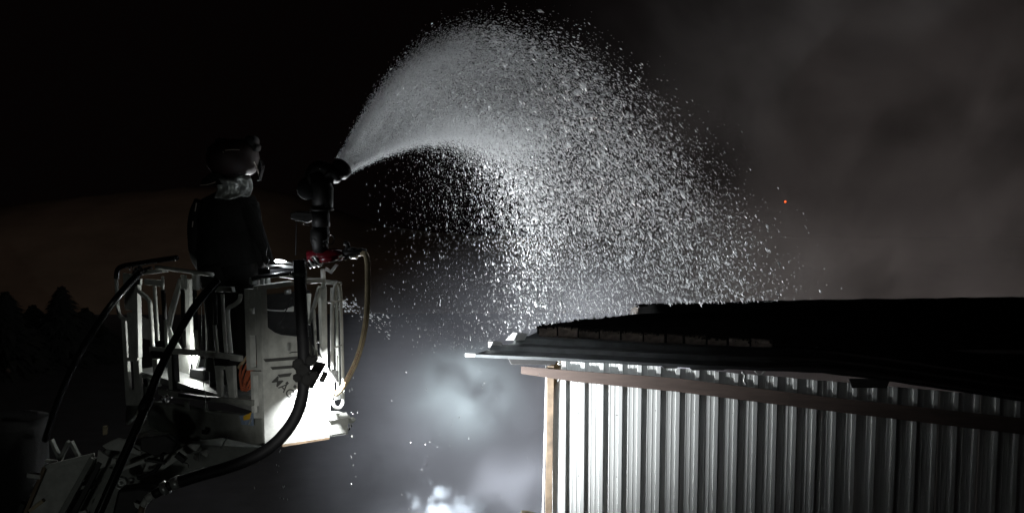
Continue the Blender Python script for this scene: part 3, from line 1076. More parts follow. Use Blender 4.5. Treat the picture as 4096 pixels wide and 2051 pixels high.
flat = [nm(1286, 753, NY - 0.07), nm(1302, 754, NY - 0.07), nm(1302, 759, NY - 0.07), nm(1286, 758, NY - 0.07)]
MB().prism(flat, V((0, 0.003, 0))).build('rating_plate', 'clad', cannon)
for (x, y) in ((1268, 668), (1272, 674), (1279, 669)):
    p = nm(x, y, NY - 0.06)
    MB().tube([p, p + V((0.006, 0, -0.012))], 0.003, 6).build('fitting', 'chrome', cannon, True)
disc('flange', 1286, 836, (0, 0, 1), [(-6, 20), (-5, 48), (4, 48), (5, 22)], 'blackmetal', cannon)
MB().tube([nm(1284, 840), nm(1284, 905)], [34 * k_, 37 * k_], 14).build('riser', 'blackmetal', cannon, True)
m_ = MB()
q = [nm(1160, 852), nm(1185, 846), nm(1250, 850), nm(1254, 880), nm(1230, 892), nm(1200, 886), nm(1162, 876)]
m_.prism(q, V((0, 0.09, 0)))
m_.build('drive_motor', 'blackmetal', cannon, bevel=0.008)
tb = [((1172, 880), (1196, 884)), ((1202, 884), (1222, 885)), ((1196, 894), (1236, 902))]
m_ = MB()
for a, c in tb:
    m_.tube([nm(*a, NY - 0.02), nm(*c, NY - 0.02)], 0.0025, 6)
m_.build('drive_rod', 'chrome', cannon, True)
tubeq = smooth_path([nm(1186, 880), nm(1184, 960), nm(1183, 1020)], 3)
MB().tube(tubeq, 0.004, 6).build('drive_cable', 'rubber', cannon, True)
MB().tube([nm(1284, 905), nm(1280, 930), nm(1278, 958), nm(1280, 985), nm(1280, 1010)], [32 * k_, 40 * k_, 38 * k_, 32 * k_, 28 * k_], 14).build('valve_body', 'blackmetal', cannon, True)
m_ = MB()
cc = nm(1322, 958, NY - 0.03)
m_.tube([cc + V((math.cos(t * PI / 8) * 15 * k_, 0.015 * math.sin(t * PI / 8), math.sin(t * PI / 8) * 19 * k_)) for t in range(17)], 0.0045, 6)
m_.build('hand_wheel', 'blackmetal', cannon, True)
m_ = MB()
for a, c in (((1246, 958), (1266, 963)), ((1292, 966), (1304, 962)), ((1292, 984), (1306, 986))):
    m_.tube([nm(*a, NY - 0.07), nm(*c, NY - 0.07)], 0.0025, 6)
m_.build('valve_bolts', 'chrome', cannon, True)
MB().tube([nm(1232, 1030), nm(1300, 1020), nm(1345, 1017), nm(1372, 1022)], [27 * k_, 26 * k_, 24 * k_, 20 * k_], 18).build('manifold', 'red', cannon, True)
MB().tube([nm(1280, 1038, NY - 0.03), nm(1320, 1036, NY - 0.03), nm(1350, 1028, NY - 0.03)], [14 * k_, 15 * k_, 11 * k_], 12).build('outlet_branch', 'red', cannon, True)
dax = nm(1300, 1010) - nm(1225, 1062)
for (x, y, r_, mm) in ((1232, 1052, 25, 'blackmetal'), (1246, 1046, 28, 'alu'), (1262, 1040, 31, 'blackmetal'), (1270, 1036, 32, 'alu')):
    disc('coupling_ring', x, y, dax, [(-5, r_ - 5), (-4, r_), (4, r_), (5, r_ - 5)], mm, cannon)
m_ = MB()
m_.prism([nm(1352, 1026, NY - 0.06), nm(1368, 1018, NY - 0.06), nm(1368, 1026, NY - 0.06), nm(1358, 1032, NY - 0.06)], V((0, 0.01, 0)))
m_.build('tag_plate', 'hood', cannon)
MB().tube([nm(1372, 1015), nm(1420, 1012), nm(1448, 1006), nm(1462, 1010)], [16 * k_, 17 * k_, 16 * k_, 15 * k_], 12).build('outlet_pipe', 'blackmetal', cannon, True)
disc('outlet_coupling', 1400, 1024, (1, 0, 0), [(0, 9), (1, 11), (30, 11), (32, 8)], 'alu', cannon)
m_ = MB()
m_.tube(smooth_path([nm(1386, 972), nm(1392, 985), nm(1384, 1000), nm(1380, 1020), nm(1384, 1036)], 4), [9 * k_] * 17, 8)
m_.tube([nm(1376, 970), nm(1396, 978)], 9 * k_, 8)
m_.tube([nm(1392, 995), nm(1425, 1000)], 9 * k_, 8)
m_.build('outlet_valve', 'blackmetal', cannon, True)
m_ = MB()
m_.tube([nm(1378, 1036, NY - .05), nm(1385, 1040, NY - .05)], 0.004, 6)
m_.tube([nm(1390, 1024, NY - .05), nm(1394, 1030, NY - .05)], 0.003, 6)
m_.build('valve_pin', 'chrome', cannon, True)
m_ = MB()
m_.prism([nm(1298, 1080), nm(1325, 1095), nm(1352, 1060), nm(1340, 1058), nm(1320, 1082), nm(1302, 1070)], V((0, 0.04, 0)))
m_.build('mount_bracket', 'paint', cannon)

# ------------------------------------------------------------------ hoses
hp = [(1196, 1040, 7.85), (1199, 1100, 7.85), (1203, 1180, 7.86), (1209, 1300, 7.87), (1214, 1400, 7.87), (1216, 1500, 7.86), (1210, 1580, 7.84), (1185, 1660, 7.8), (1140, 1730, 7.75),
      (1080, 1788, 7.72), (1000, 1834, 7.7), (900, 1871, 7.7), (800, 1899, 7.72), (716, 1926, 7.75)]
hp = smooth_path([at_y(*a) for a in hp], 8)
sup = thing('supply_hose', at_y(716, 1926, 7.75), 'thick black hose sweeping from the cannon down under the basket', 'hose')
MB().tube(hp, 24.5 * pxm(at_y(1200, 1300, 7.86)), 18).build('hose_body', 'rubber', sup, True)
HOSE_END = at_y(716, 1926, 7.75)
for (a, c, r_, mm) in (((722, 1922), (690, 1936), 26, 'alu'), ((692, 1934), (668, 1946), 21, 'blackmetal'), ((672, 1944), (650, 1956), 27, 'alu'),
                       ((650, 1956), (616, 1976), 19, 'blackmetal'), ((618, 1974), (590, 1992), 15, 'paint'), ((592, 1990), (572, 2020), 14, 'paint'), ((572, 2018), (560, 2060), 13, 'trim')):
    p0, p1 = at_y(*a, 7.75), at_y(*c, 7.75)
    MB().tube([p0, p1], r_ * pxm(p0), 14).build('hose_coupling', mm, sup, True)
# strap clamp holding the hose to the basket
clamp = MB()
for (x, y, r_) in ((1196, 1455, 26), (1240, 1440, 22), (1258, 1436, 14), (1188, 1510, 20), (1230, 1515, 26), (1255, 1500, 20), (1210, 1480, 30)):
    p = at_y(x, y, 7.82)
    clamp.lathe(p - V((0, 0.03, 0)), (random.uniform(-.3, .3), 1, random.uniform(-.3, .3)), [(0, r_ * 0.7 * pxm(p)), (0.012, r_ * pxm(p)), (0.05, r_ * 0.9 * pxm(p))], 7)
clamp.build('strap_clamp', 'foam', sup)
p = at_y(1188, 1088, 7.76)
MB().lathe(at_y(1197, 1096, 7.85) + UZ * 0.02, (0, 0, -1), [(0, 0.05), (0.002, 0.056), (0.03, 0.056), (0.032, 0.05)], 16).build('hose_band', 'decal', sup, True)
MB().tube(smooth_path([at_y(1226, 1045, 7.8), at_y(1226, 1090, 7.79), at_y(1224, 1130, 7.79)], 4), 0.004, 6).build('drain_wire', 'alu', sup, True)
tw = smooth_path([at_y(1238, 1340, 7.83), at_y(1245, 1380, 7.83), at_y(1252, 1420, 7.83)], 4)
MB().tube(tw, 0.008, 6).build('strap', 'rubber', sup, True)

# beige delivery hose looping down on the right with its print
bp_ = [(1448, 1012, 8.34), (1462, 1018, 8.32), (1470, 1050, 8.3), (1471, 1120, 8.3), (1470, 1200, 8.3), (1464, 1280, 8.29), (1450, 1360, 8.28), (1426, 1440, 8.28), (1398, 1500, 8.29), (1378, 1536, 8.3), (1362, 1560, 8.34), (1345, 1575, 8.4)]
bp_ = smooth_path([at_y(*a) for a in bp_], 8)
dh = thing('delivery_hose', bp_[-1], 'beige printed fire hose looping down right of the basket', 'hose')
rb = 11.5 * pxm(at_y(1470, 1200, 8.3))
MB().tube(bp_, rb, 14).build('hose_body', 'beige', dh, True)
seam = [p + V((0, -1, 0)) * rb * 0.97 + V((0.004, 0, 0)) for p in bp_[14:-14]]
MB().tube(seam, 0.0022, 5).build('fold_line', 'trim', dh, True)
# print bent along the hose
acc = [0.0]
for a, c in zip(bp_, bp_[1:]):
    acc.append(acc[-1] + (c - a).length)
s_start = None
for i, p in enumerate(bp_):
    d = p - EYE
    py_ = 1025.5 - F * d.dot(UP) / d.dot(FW)
    if s_start is None and py_ > 1392:
        s_start = acc[i]


def hose_at(s):
    for i in range(len(bp_) - 1):
        if acc[i + 1] >= s:
            t = (s - acc[i]) / (acc[i + 1] - acc[i])
            return bp_[i].lerp(bp_[i + 1], t), (bp_[i + 1] - bp_[i]).normalized()
    return bp_[-1], (bp_[-1] - bp_[-2]).normalized()


tv, tf = text_mesh('FIRE FIGHTING HOSE  SIZE 38 MM', 0.026)
pts = []
for v in tv:
    p, t = hose_at(s_start + v.x * 0.86)
    toc = (EYE - p)
    toc = (toc - t * toc.dot(t)).normalized()
    sd = t.cross(toc)
    ang = (v.y - 0.009) / rb * 1.15 - 0.25
    pts.append(p + (toc * math.cos(ang) - sd * math.sin(ang)) * (rb * 1.012 + 0.0004))
MB().add(pts, tf).build('print', 'print', dh)

# black hose over the left rail, hanging away into the dark
q = smooth_path([at_y(*a) for a in ((562, 1088, 9.05), (520, 1130, 9.0), (468, 1190, 8.95), (425, 1245, 8.95), (385, 1305, 9.0), (340, 1375, 9.1), (300, 1450, 9.2), (255, 1545, 9.3), (215, 1650, 9.4), (180, 1760, 9.5))], 6)
o = MB().tube(q, 14 * pxm(q[4]), 12).build('rail_hose', 'gloss_black', None, True)
tag(o, 'black hose hanging over the left end rail and away into the dark', 'hose')
q2 = [p + V((0.024, -0.013, -0.012)) for p in q[8:22]]
# taut cable in front of the basket
q = [(872, 1118, 7.75), (840, 1150, 7.72), (770, 1238, 7.66), (690, 1375, 7.58), (640, 1475, 7.53), (600, 1575, 7.5), (560, 1680, 7.45), (500, 1815, 7.4), (440, 1950, 7.35), (370, 2110, 7.3)]
q = smooth_path([at_y(*a) for a in q], 5)
tc = thing('tether_cable', q[-1], 'straight black cable stretched diagonally across the front of the basket', 'cable')
MB().tube(q, [15 * pxm(q[0]) + 0.006 * i / len(q) for i in range(len(q))], 14).build('cable_body', 'gloss_black', tc, True)
p = at_y(585, 1612, 7.49)
d = (q[-1] - q[0]).normalized()
MB().lathe(p - d * 0.06, d, [(0, 0.02), (0.01, 0.04), (0.1, 0.042), (0.12, 0.03), (0.14, 0.02)], 12).build('cable_joint', 'rubber', tc, True)
p = at_y(876, 1135, 7.76)
# thin wires
wq = smooth_path([bl(x, y, 0.06) for x, y in ((802, 1100), (806, 1200), (807, 1300), (806, 1360), (798, 1400), (802, 1430), (816, 1420), (808, 1365))], 5)
tag(MB().tube(wq, 0.0022, 5).build('thin_wire', 'chrome', None, True), 'thin pale wire hanging beside the bright inner post', 'wire')
wq = smooth_path([bl(x, y, 0.05) for x, y in ((818, 1430), (816, 1480), (815, 1550), (822, 1580), (820, 1640))], 5)
tag(MB().tube(wq, 0.003, 5).build('thin_wire', 'alu', None, True), 'thin wire dangling below the mid rail beside the black box', 'wire')
wq = smooth_path([at_y(x, y, 8.2) for x, y in ((1070, 990), (1064, 1020), (1076, 1040), (1070, 1060), (1080, 1085))], 5)
tag(MB().tube(wq, 0.002, 5).build('thin_wire', 'chrome', None, True), 'thin curly wire by the glove and console lamp', 'wire')

# ------------------------------------------------------------------ firefighter
PY = 8.78


def fp(px, py, dy=0.0):
    return at_y(px, py, PY + dy)


kp = pxm(fp(900, 800))
base = fp(905, 900)
person = thing('person', V((base.x, base.y, FLOOR_Z)), 'firefighter in dark jacket and helmet standing in the basket with back to the camera', 'person')
FX, FYv = V((math.cos(-0.35), math.sin(-0.35), 0)), V((math.sin(0.35), math.cos(0.35), 0))   # right and facing directions
pc = V((base.x, base.y, 0))


def bd(r_, f_, z):
    return pc + FX * r_ + FYv * f_ + UZ * z


ZF = FLOOR_Z
zs = fp(900, 800).z           # shoulder height
sk = [  # (pos, radius)
    (bd(0, 0, ZF + 0.95), .15), (bd(0, 0, ZF + 1.15), .15), (bd(0, .02, zs - 0.12), .17), (bd(0, .02, zs + .02), .10), (bd(0.0, .05, zs + .13), .065), (bd(0, .07, zs + .22), .10), (bd(0, .07, zs + .32), .10),
    (bd(.17, .02, zs - .03), .085), (bd(.27, .02, zs - .22), .065), (bd(.28, .16, zs - .50), .05), (bd(.24, .33, zs - .58), .035), (bd(.22, .40, zs - .60), .03),
    (bd(-.17, .02, zs - .03), .085), (bd(-.27, .03, zs - .22), .065), (bd(-.27, .18, zs - .48), .05), (bd(-.15, .38, zs - .52), .035), (bd(-.12, .45, zs - .53), .03),
    (bd(.10, 0, ZF + .88), .11), (bd(.11, .03, ZF + .48), .075), (bd(.12, -.01, ZF + .10), .05), (bd(.13, .12, ZF + .05), .04),
    (bd(-.10, 0, ZF + .88), .11), (bd(-.11, .03, ZF + .48), .075), (bd(-.12, -.01, ZF + .10), .05), (bd(-.13, .12, ZF + .05), .04)]
ed = [(0, 1), (1, 2), (2, 3), (3, 4), (4, 5), (5, 6), (2, 7), (7, 8), (8, 9), (9, 10), (10, 11), (2, 12), (12, 13), (13, 14), (14, 15), (15, 16),
      (0, 17), (17, 18), (18, 19), (19, 20), (0, 21), (21, 22), (22, 23), (23, 24)]
me = bpy.data.meshes.new('body')
og = WL[person.name]
me.from_pydata([p - og for p, _ in sk], ed, [])
ob = bpy.data.objects.new('body', me)
me.materials.append(M['jacket'])
place(ob, og, person)
ob.modifiers.new('skin', 'SKIN')
for i, (_, r_) in enumerate(sk):
    me.skin_vertices[0].data[i].radius = (r_, r_ * 0.95)
    me.skin_vertices[0].data[i].use_root = (i == 0)
ss = ob.modifiers.new('sub', 'SUBSURF')
ss.levels = ss.render_levels = 2
# jacket: torso matched to the outline, sleeves, hem
def ring(x0, x1, y, dep, sx=0.0):
    c = fp((x0 + x1) / 2, y)
    return (c + FYv * 0.02, V(((x1 - x0) / 2 * kp, 0, 0)), V((0, dep, 0.0)))


jk = MB()
jr = [ring(785, 1035, 1150, .16), ring(785, 1032, 1090, .16), ring(782, 1026, 1000, .17), ring(780, 1022, 920, .18), ring(778, 1022, 860, .18), ring(784, 1018, 820, .16), ring(804, 1006, 795, .14), ring(838, 985, 778, .11), ring(862, 970, 765, .09)]
jk.loft(jr, 28)
n0 = len(jk.v)
for i, v in enumerate(jk.v):      # folds
    jk.v[i] = v + V((0, 0.02 * mnoise.noise(v * 6) + 0.012 * mnoise.noise(V((v.x * 14, 0, v.z * 4))), 0))
jk = jk.build('jacket', 'jacket', person, True)
sl = MB()
for pts in ([(812, 812, 0), (790, 860, 0), (782, 940, -.02), (788, 1010, .02), (810, 1060, .12), (850, 1085, .25)], [(1000, 815, 0), (1012, 870, 0), (1024, 960, 0), (1030, 1020, .03), (1030, 1062, .08), (1030, 1080, .12)]):
    q = smooth_path([fp(*a) for a in pts], 4)
    sl.tube(q, [0.072 - 0.018 * i / len(q) for i in range(len(q))], 14)
for i, v in enumerate(sl.v):
    sl.v[i] = v + V((0.006 * mnoise.noise(v * 9), 0.012 * mnoise.noise(v * 12), 0))
sl.build('sleeves', 'jacket', person, True)
m_ = MB()
for (x0, y0, x1, y1) in ((786, 812, 780, 845), (772, 885, 769, 908)):
    m_.bar(fp(x0, y0, -.17), fp(x1, y1, -.17), 0.008, 0.003, V((1, 0, 0)))
m_.build('jacket_piping', 'strip', person)
# gloves: palm and five fingers closed on the rail
for (px, py, dy, sgn) in ((1028, 1082, 0.12, 1), (850, 1086, 0.27, -1)):
    p = fp(px, py, dy)
    g = MB()
    g.loft([(p + V((0, -.03, .02)), V((.045, 0, 0)), V((0, .0, .032))), (p + V((0, .02, .01)), V((.048, 0, 0)), V((0, 0, .026))), (p + V((0, .07, 0)), V((.042, 0, 0)), V((0, 0, .02)))], 12)
    for k in range(4):
        x = -.033 + k * .022
        ln = (.05, .058, .054, .042)[k]
        g.tube([p + V((x, .06, .002)), p + V((x, .06 + ln * .6, -.004)), p + V((x, .06 + ln * .85, -.03)), p + V((x, .06 + ln * .6, -.05))], [.011, .0105, .010, .008], 8)
    g.tube([p + V((-sgn * .042, .0, 0)), p + V((-sgn * .066, .03, -.012)), p + V((-sgn * .06, .06, -.03))], [.014, .012, .009], 8)
    g.build('glove', 'glove', person, True)
# trousers and boots
t_ = MB()
for s in (-1, 1):
    t_.tube([bd(s * .09, 0, ZF + 1.0), bd(s * .10, .01, ZF + .75), bd(s * .11, .03, ZF + .45), bd(s * .12, 0, ZF + .12)], [.15, .125, .105, .10], 14)
t_.build('trousers', 'jacket', person, True)
for s in (-1, 1):
    MB().loft([(bd(s * .12, -.0, ZF + .22), FX * .07, FYv * .08), (bd(s * .12, 0, ZF + .12), FX * .065, FYv * .08), (bd(s * .125, .06, ZF + .06), FX * .06, FYv * .15), (bd(s * .125, .06, ZF + .002), FX * .06, FYv * .155)], 14).build('boot', 'rubber', person, True)
# head: face, ears under the hood, helmet with strips, visor, lamp
hc = fp(930, 660)
HF = V((0.72, 0.69, 0)).normalized()      # facing right and away
HR = V((HF.y, -HF.x, 0))
face = MB()
for k in range(1):
    rr = []
    for j in range(11):
        t = j / 10
        z = hc.z - 0.14 + 0.27 * t
        r_ = max(0.02, 0.1 * math.sin(PI * min(max(0.12 + 0.8 * t, 0), 1)) ** 0.6)
        rr.append((V((hc.x, hc.y, z)) + HF * 0.02, HR * r_ * 0.78, HF * r_))
    face.loft(rr, 18)
fc = V((hc.x, hc.y, hc.z)) + HF * 0.115
face.tube([fc + UZ * .02, fc + HF * .02 - UZ * .02, fc + HF * .004 - UZ * .03], [.010, .014, .010], 8)     # nose
face.build('face', 'skin', person, True)
m_ = MB()
for s in (-1, 1):
    m_.lathe(fc + HR * .033 * s + UZ * .022 - HF * .018, HF, [(0, .013), (.008, .011), (.012, .004)], 10)
m_.build('eyes', 'clad', person, True)
MB().tube([fc + HR * .025 - UZ * .06 - HF * .015, fc - UZ * .064 - HF * .004, fc - HR * .025 - UZ * .06 - HF * .015], .006, 6).build('mouth', 'red', person, True)
kh = pxm(hc)
hm = MB()
rr = []
for (y, x0, x1, dep) in ((702, 872, 1000, 60), (690, 850, 1020, 78), (668, 834, 1032, 92), (640, 826, 1038, 100), (615, 828, 1034, 102), (595, 836, 1028, 98), (575, 852, 1014, 86), (562, 880, 996, 66), (556, 912, 968, 36)):
    c = fp((x0 + x1) / 2, y)
    rr.append((c, V(((x1 - x0) / 2 * kh, 0, 0)), V((0, dep * kh, 0))))
hm.loft(rr, 28)
hm = hm.build('helmet', 'helmet', person, True)
hm.name = 'helmet'
m_ = MB()
# crest lamps and side blocks that break the outline of the helmet top
for (x, y, s) in ((880, 572, 20), (1000, 566, 24), (1012, 590, 18), (846, 600, 16)):
    p = fp(x, y, -0.03)
    m_.lathe(p - V((0, .05, 0)), (0.3, 1, 0), [(0, .5 * s * kh), (.01, s * kh), (.09, s * kh), (.1, .6 * s * kh)], 12)
m_.build('helmet_fittings', 'rubber', hm, True)
c0 = fp(930, 640)


def on_helmet(px, py, out=1.02):
    """point on the near side of the helmet seen at that pixel"""
    for (y, x0, x1, dep), nx_ in zip(((690, 850, 1020, 78), (668, 834, 1032, 92), (640, 826, 1038, 100), (615, 828, 1034, 102), (595, 836, 1028, 98)), range(5)):
        if py >= y - 13:
            break
    u = max(-.98, min(.98, (px - (x0 + x1) / 2) / ((x1 - x0) / 2)))
    return fp(px, py, -dep * kh * math.sqrt(1 - u * u) * out)


for pts, wd in (([(841, 612), (848, 622), (862, 627), (880, 622), (894, 608)], .013), ([(900, 602), (930, 599), (958, 600)], .006), ([(826, 664), (845, 668), (872, 670)], .010), ([(1016, 648), (1026, 668), (1034, 695)], .010)):
    q = smooth_path([on_helmet(x, y, 1.04) for x, y in pts], 4)
    m_ = MB()
    for a, c in zip(q, q[1:]):
        m_.bar(a, c + (c - a) * 0.1, wd, .004, UZ)
    m_.build('reflective_strip', 'strip', hm)
vis = MB()
q = [fp(1018, 632), fp(1040, 640), (fp(1048, 665)), fp(1046, 680), fp(1034, 724), fp(1026, 724), fp(1030, 690), fp(1014, 650)]
vis.prism(q, V((.0, .10, 0)))
vis.build('visor', 'gloss_black', hm, bevel=.004)
flap = MB()
q = [fp(842, 690, -.1), fp(880, 690, -.15), fp(900, 735, -.16), fp(860, 742, -.15), fp(800, 742, -.08), (fp(806, 720, -.08))]
flap.prism(q, V((0, .05, 0)))
flap.build('neck_flap', 'jacket', person, bevel=.01)
m_ = MB()
m_.tube(smooth_path([fp(798, 741, -.1), fp(830, 738, -.14), fp(862, 728, -.16)], 4), .003, 6)
m_.build('flap_edge', 'strip', person, True)
# crumpled silver hood at the neck
hd = MB()
nu_, nv_ = 34, 12
vs, fs = [], []
for j in range(nv_ + 1):
    for i in range(nu_ + 1):
        u, v = i / nu_, j / nv_
        x = 862 + (1006 - 862) * u + (14 * math.sin(v * 3) - 8)
        y = 706 + 84 * v + 6 * math.sin(u * 5)
        cre = 0.03 * mnoise.noise(V((u * 5.0, v * 3.5, 2))) + 0.018 * abs(mnoise.noise(V((u * 11, v * 7 + u * 3, 7))))
        vs.append(fp(x, y, -(0.105 + 0.06 * math.sin(PI * u)) - cre - 0.012 * math.sin(v * PI * 2)))
for j in range(nv_):
    for i in range(nu_):
        a = j * (nu_ + 1) + i
        fs.append((a, a + nu_ + 1, a + nu_ + 2, a + 1))
hd.add(vs, fs)
hd = hd.build('neck_hood', 'hood', person, True)
sm = hd.modifiers.new('solid', 'SOLIDIFY')
sm.thickness = 0.01

# ------------------------------------------------------------------ ladder boom, lower left
LY = 8.55


def lp(px, py, y=LY):
    return at_y(px, py, y)


boom = thing('ladder_boom', lp(350, 2051), 'grey ladder boom head with brackets and pulley rising from lower left to the basket', 'ladder')


def lpl(name, poly, m_='paint', y=LY, dep=0.03, bevel=0.003):
    return MB().prism([lp(a, c, y) for a, c in poly], V((0, dep, 0))).build(name, m_, boom, bevel=bevel)


def lbar(name, a, c, wpx, m_='paint_dark', y=LY, dep=0.05):
    p, q = lp(*a, y), lp(*c, y)
    return MB().bar(p, q, wpx * pxm(p), dep, V((0, 0, 1))).build(name, m_, boom, bevel=0.003)


lpl('head_plate', [(178, 1866), (300, 1842), (376, 1817), (350, 1870), (300, 1932), (200, 2110), (95, 2110)], 'paint', LY, 0.04)
lpl('boom_body', [(400, 1805), (560, 1748), (700, 1772), (1054, 1790), (1040, 1846), (900, 1872), (760, 1902), (640, 1958), (420, 2110), (210, 2110), (330, 1930)], 'paint_dark', LY + 0.12, 0.25, 0.01)
lbar('plate_edge', (180, 1866), (94, 2070), 14, 'trim', LY - 0.03, 0.03)
lbar('plate_edge', (182, 1866), (378, 1818), 16, 'paint', LY - 0.02, 0.03)
lbar('side_rail', (372, 1828), (228, 2090), 22, 'paint_dark', LY - 0.05)
lbar('side_rail', (404, 1845), (276, 2090), 20, 'blackmetal', LY - 0.08)
lbar('side_rail', (452, 1870), (352, 2090), 26, 'paint_dark', LY - 0.02)
lbar('side_rail', (96, 2010), (60, 2100), 20, 'blackmetal', LY - 0.04)
lbar('rung', (112, 1896), (166, 1904), 18, 'paint', LY - 0.03)
lbar('rung', (120, 2040), (176, 1998), 14, 'wood', LY - 0.01)
lbar('rung', (300, 1948), (380, 1940), 16, 'paint_dark', LY + 0.02)
lpl('lug_plate', [(392, 1800), (436, 1826), (420, 1866), (396, 1874), (384, 1860)], 'paint', LY - 0.1)
lpl('lug_plate', [(448, 1832), (466, 1832), (462, 1852), (440, 1858)], 'paint', LY - 0.1)
lpl('head_cap', [(408, 1782), (440, 1764), (470, 1753), (500, 1760), (548, 1800), (500, 1806), (425, 1796)], 'paint', LY - 0.06)
lpl('head_cap', [(505, 1772), (565, 1808), (560, 1820), (505, 1806)], 'paint', LY - 0.02)
lbar('cross_arm', (486, 1874), (582, 1838), 15, 'paint', LY - 0.02)
lpl('stay_plate', [(562, 1908), (586, 1850), (640, 1826), (700, 1805), (760, 1774), (800, 1776), (790, 1800), (720, 1832), (650, 1880), (580, 1912)], 'paint', LY + 0.02)
lpl('stay_plate', [(762, 1815), (800, 1808), (792, 1846), (772, 1834)], 'paint', LY - 0.04, 0.02)
lpl('stay_plate', [(802, 1802), (826, 1796), (832, 1812), (826, 1828), (806, 1816)], 'paint', LY - 0.05, 0.02)
lpl('gear_box', [(560, 1748), (660, 1738), (710, 1770), (690, 1812), (620, 1826), (560, 1800)], 'blackmetal', LY - 0.12, 0.1, 0.01)
lbar('link_rod', (590, 1836), (664, 1848), 12, 'blackmetal', LY - 0.14)
lbar('link_rod', (706, 1815), (742, 1842), 22, 'blackmetal', LY - 0.1)
q = smooth_path([lp(650, 1815, LY - .15), lp(642, 1850, LY - .15), lp(620, 1880, LY - .15), lp(580, 1902, LY - .15), lp(550, 1910, LY - .15)], 5)
MB().tube(q, 8 * pxm(q[0]), 10).build('hydraulic_hose', 'rubber', boom, True)
p = lp(484, 1931, LY - .12)
kk = pxm(p)
MB().lathe(p, (0.1, -1, 0.1), [(-20 * kk, 10 * kk), (-20 * kk, 25 * kk), (4 * kk, 25 * kk), (8 * kk, 21 * kk), (4 * kk, 17 * kk), (-4 * kk, 15 * kk), (-4 * kk, 6 * kk), (6 * kk, 4 * kk)], 22).build('pulley', 'alu', boom, True)
p = lp(524, 1921, LY - .12)
MB().lathe(p + V((0, .03, 0)), (0, -1, 0), [(0, 9 * kk), (.01, 13 * kk), (.03, 13 * kk), (.036, 8 * kk)], 10).build('knob', 'alu', boom, True)
MB().tube(smooth_path([lp(728, 1852, LY - .2), lp(738, 1850, LY - .2), lp(752, 1853, LY - .2), lp(755, 1868, LY - .2)], 4), .004, 6).build('hook', 'chrome', boom, True)
lpl('valve_block', [(470, 1960), (560, 1948), (640, 1960), (600, 2010), (520, 2080), (440, 2090)], 'blackmetal', LY - .3, 0.15, 0.02)
lpl('bracket', [(534, 2006), (560, 2016), (554, 2036), (540, 2026)], 'paint', LY - .34, 0.03)
lpl('bracket', [(316, 2045), (344, 2038), (350, 2080), (312, 2080)], 'paint', LY - .1, 0.03)
lbar('stand_leg', (205, 1757), (246, 1846), 12, 'paint_dark', LY + .1)
lbar('stand_leg', (276, 1764), (240, 1838), 15, 'paint_dark', LY + .1)
lbar('stand_leg', (284, 1764), (316, 1826), 13, 'paint_dark', LY + .1)
lbar('stand_foot', (182, 1841), (228, 1847), 9, 'paint', LY + .1)
lpl('marker_lamp', [(410, 1704), (428, 1704), (426, 1738), (410, 1740)], 'wood', LY, 0.03, 0.004)

# rounded cover at the far left edge
m_ = MB()
p = at_y(40, 1700, 9.6)
k9 = pxm(p)
m_.loft([(p + UZ * 45 * k9, V((100 * k9, 0, 0)), V((0, .15, 0))), (p + UZ * 30 * k9, V((150 * k9, 0, 0)), V((0, .3, 0))), (p, V((142 * k9, 0, 0)), V((0, .3, 0))), (V((p.x, p.y, 0.0)), V((120 * k9, 0, 0)), V((0, .3, 0)))], 20)
tag(m_.build('equipment_cover', 'foam', None, True), 'rounded dark equipment cover at the left photo edge behind the ladder head', 'cover')

# red spark in the smoke
p = at_y(3141, 807, 18)
m_ = MB().lathe(p - UZ * .016, UZ, [(0, .004), (.006, .013), (.016, .016), (.026, .013), (.032, .004)], 10)
tag(m_.build('red_ember', 'redglow', None, True), 'tiny glowing red ember floating in the smoke above the roof', 'ember')


# ------------------------------------------------------------------ water
def drops(name, P, D, L, W_, label):
    """elongated drops: P centres, D unit directions, L half length, W half width"""
    n = len(P)
    a = np.cross(D, np.array([0.0, 1.0, 0.02]))
    a /= np.linalg.norm(a, axis=1)[:, None] + 1e-9
    c = np.cross(D, a)
    L, W_ = L[:, None], W_[:, None]
    q3 = 0.866
    vs = np.stack([P + D * L, P - D * L, P + a * W_, P + (-0.5 * a + q3 * c) * W_, P + (-0.5 * a - q3 * c) * W_], 1).reshape(-1, 3)
    tri = np.array([[0, 2, 3], [0, 3, 4], [0, 4, 2], [1, 3, 2], [1, 4, 3], [1, 2, 4]])
    fs = (np.arange(n)[:, None, None] * 5 + tri[None]).reshape(-1)
    me_ = bpy.data.meshes.new(name)
    org = np.array([P[:, 0].mean(), P[:, 1].mean(), P[:, 2].min()])
    me_.vertices.add(len(vs))
    me_.vertices.foreach_set('co', (vs - org).astype(np.float32).ravel())
    nf = n * 6
    me_.loops.add(nf * 3)
    me_.loops.foreach_set('vertex_index', fs.astype(np.int32))
    me_.polygons.add(nf)
    me_.polygons.foreach_set('loop_start', np.arange(0, nf * 3, 3, dtype=np.int32))
    me_.materials.append(M['water'])
    me_.update(calc_edges=True)
    o_ = bpy.data.objects.new(name, me_)
    COL.objects.link(o_)
    o_.location = org
    tag(o_, label, 'water', kind='stuff')
    return o_


rng = np.random.default_rng(3)
AXN = np.array(AX)
SIDE = np.array([-math.sin(math.radians(51)), math.cos(math.radians(51)), 0])
WUP = np.cross(AXN, SIDE)
FWn, UPn = np.array(FW), np.array(UP)


def project(P):
    d = P - np.array([0, 0, H])
    z = d @ FWn
    return 2048 + F * d[:, 0] / z, 1025.5 - F * (d @ UPn) / z


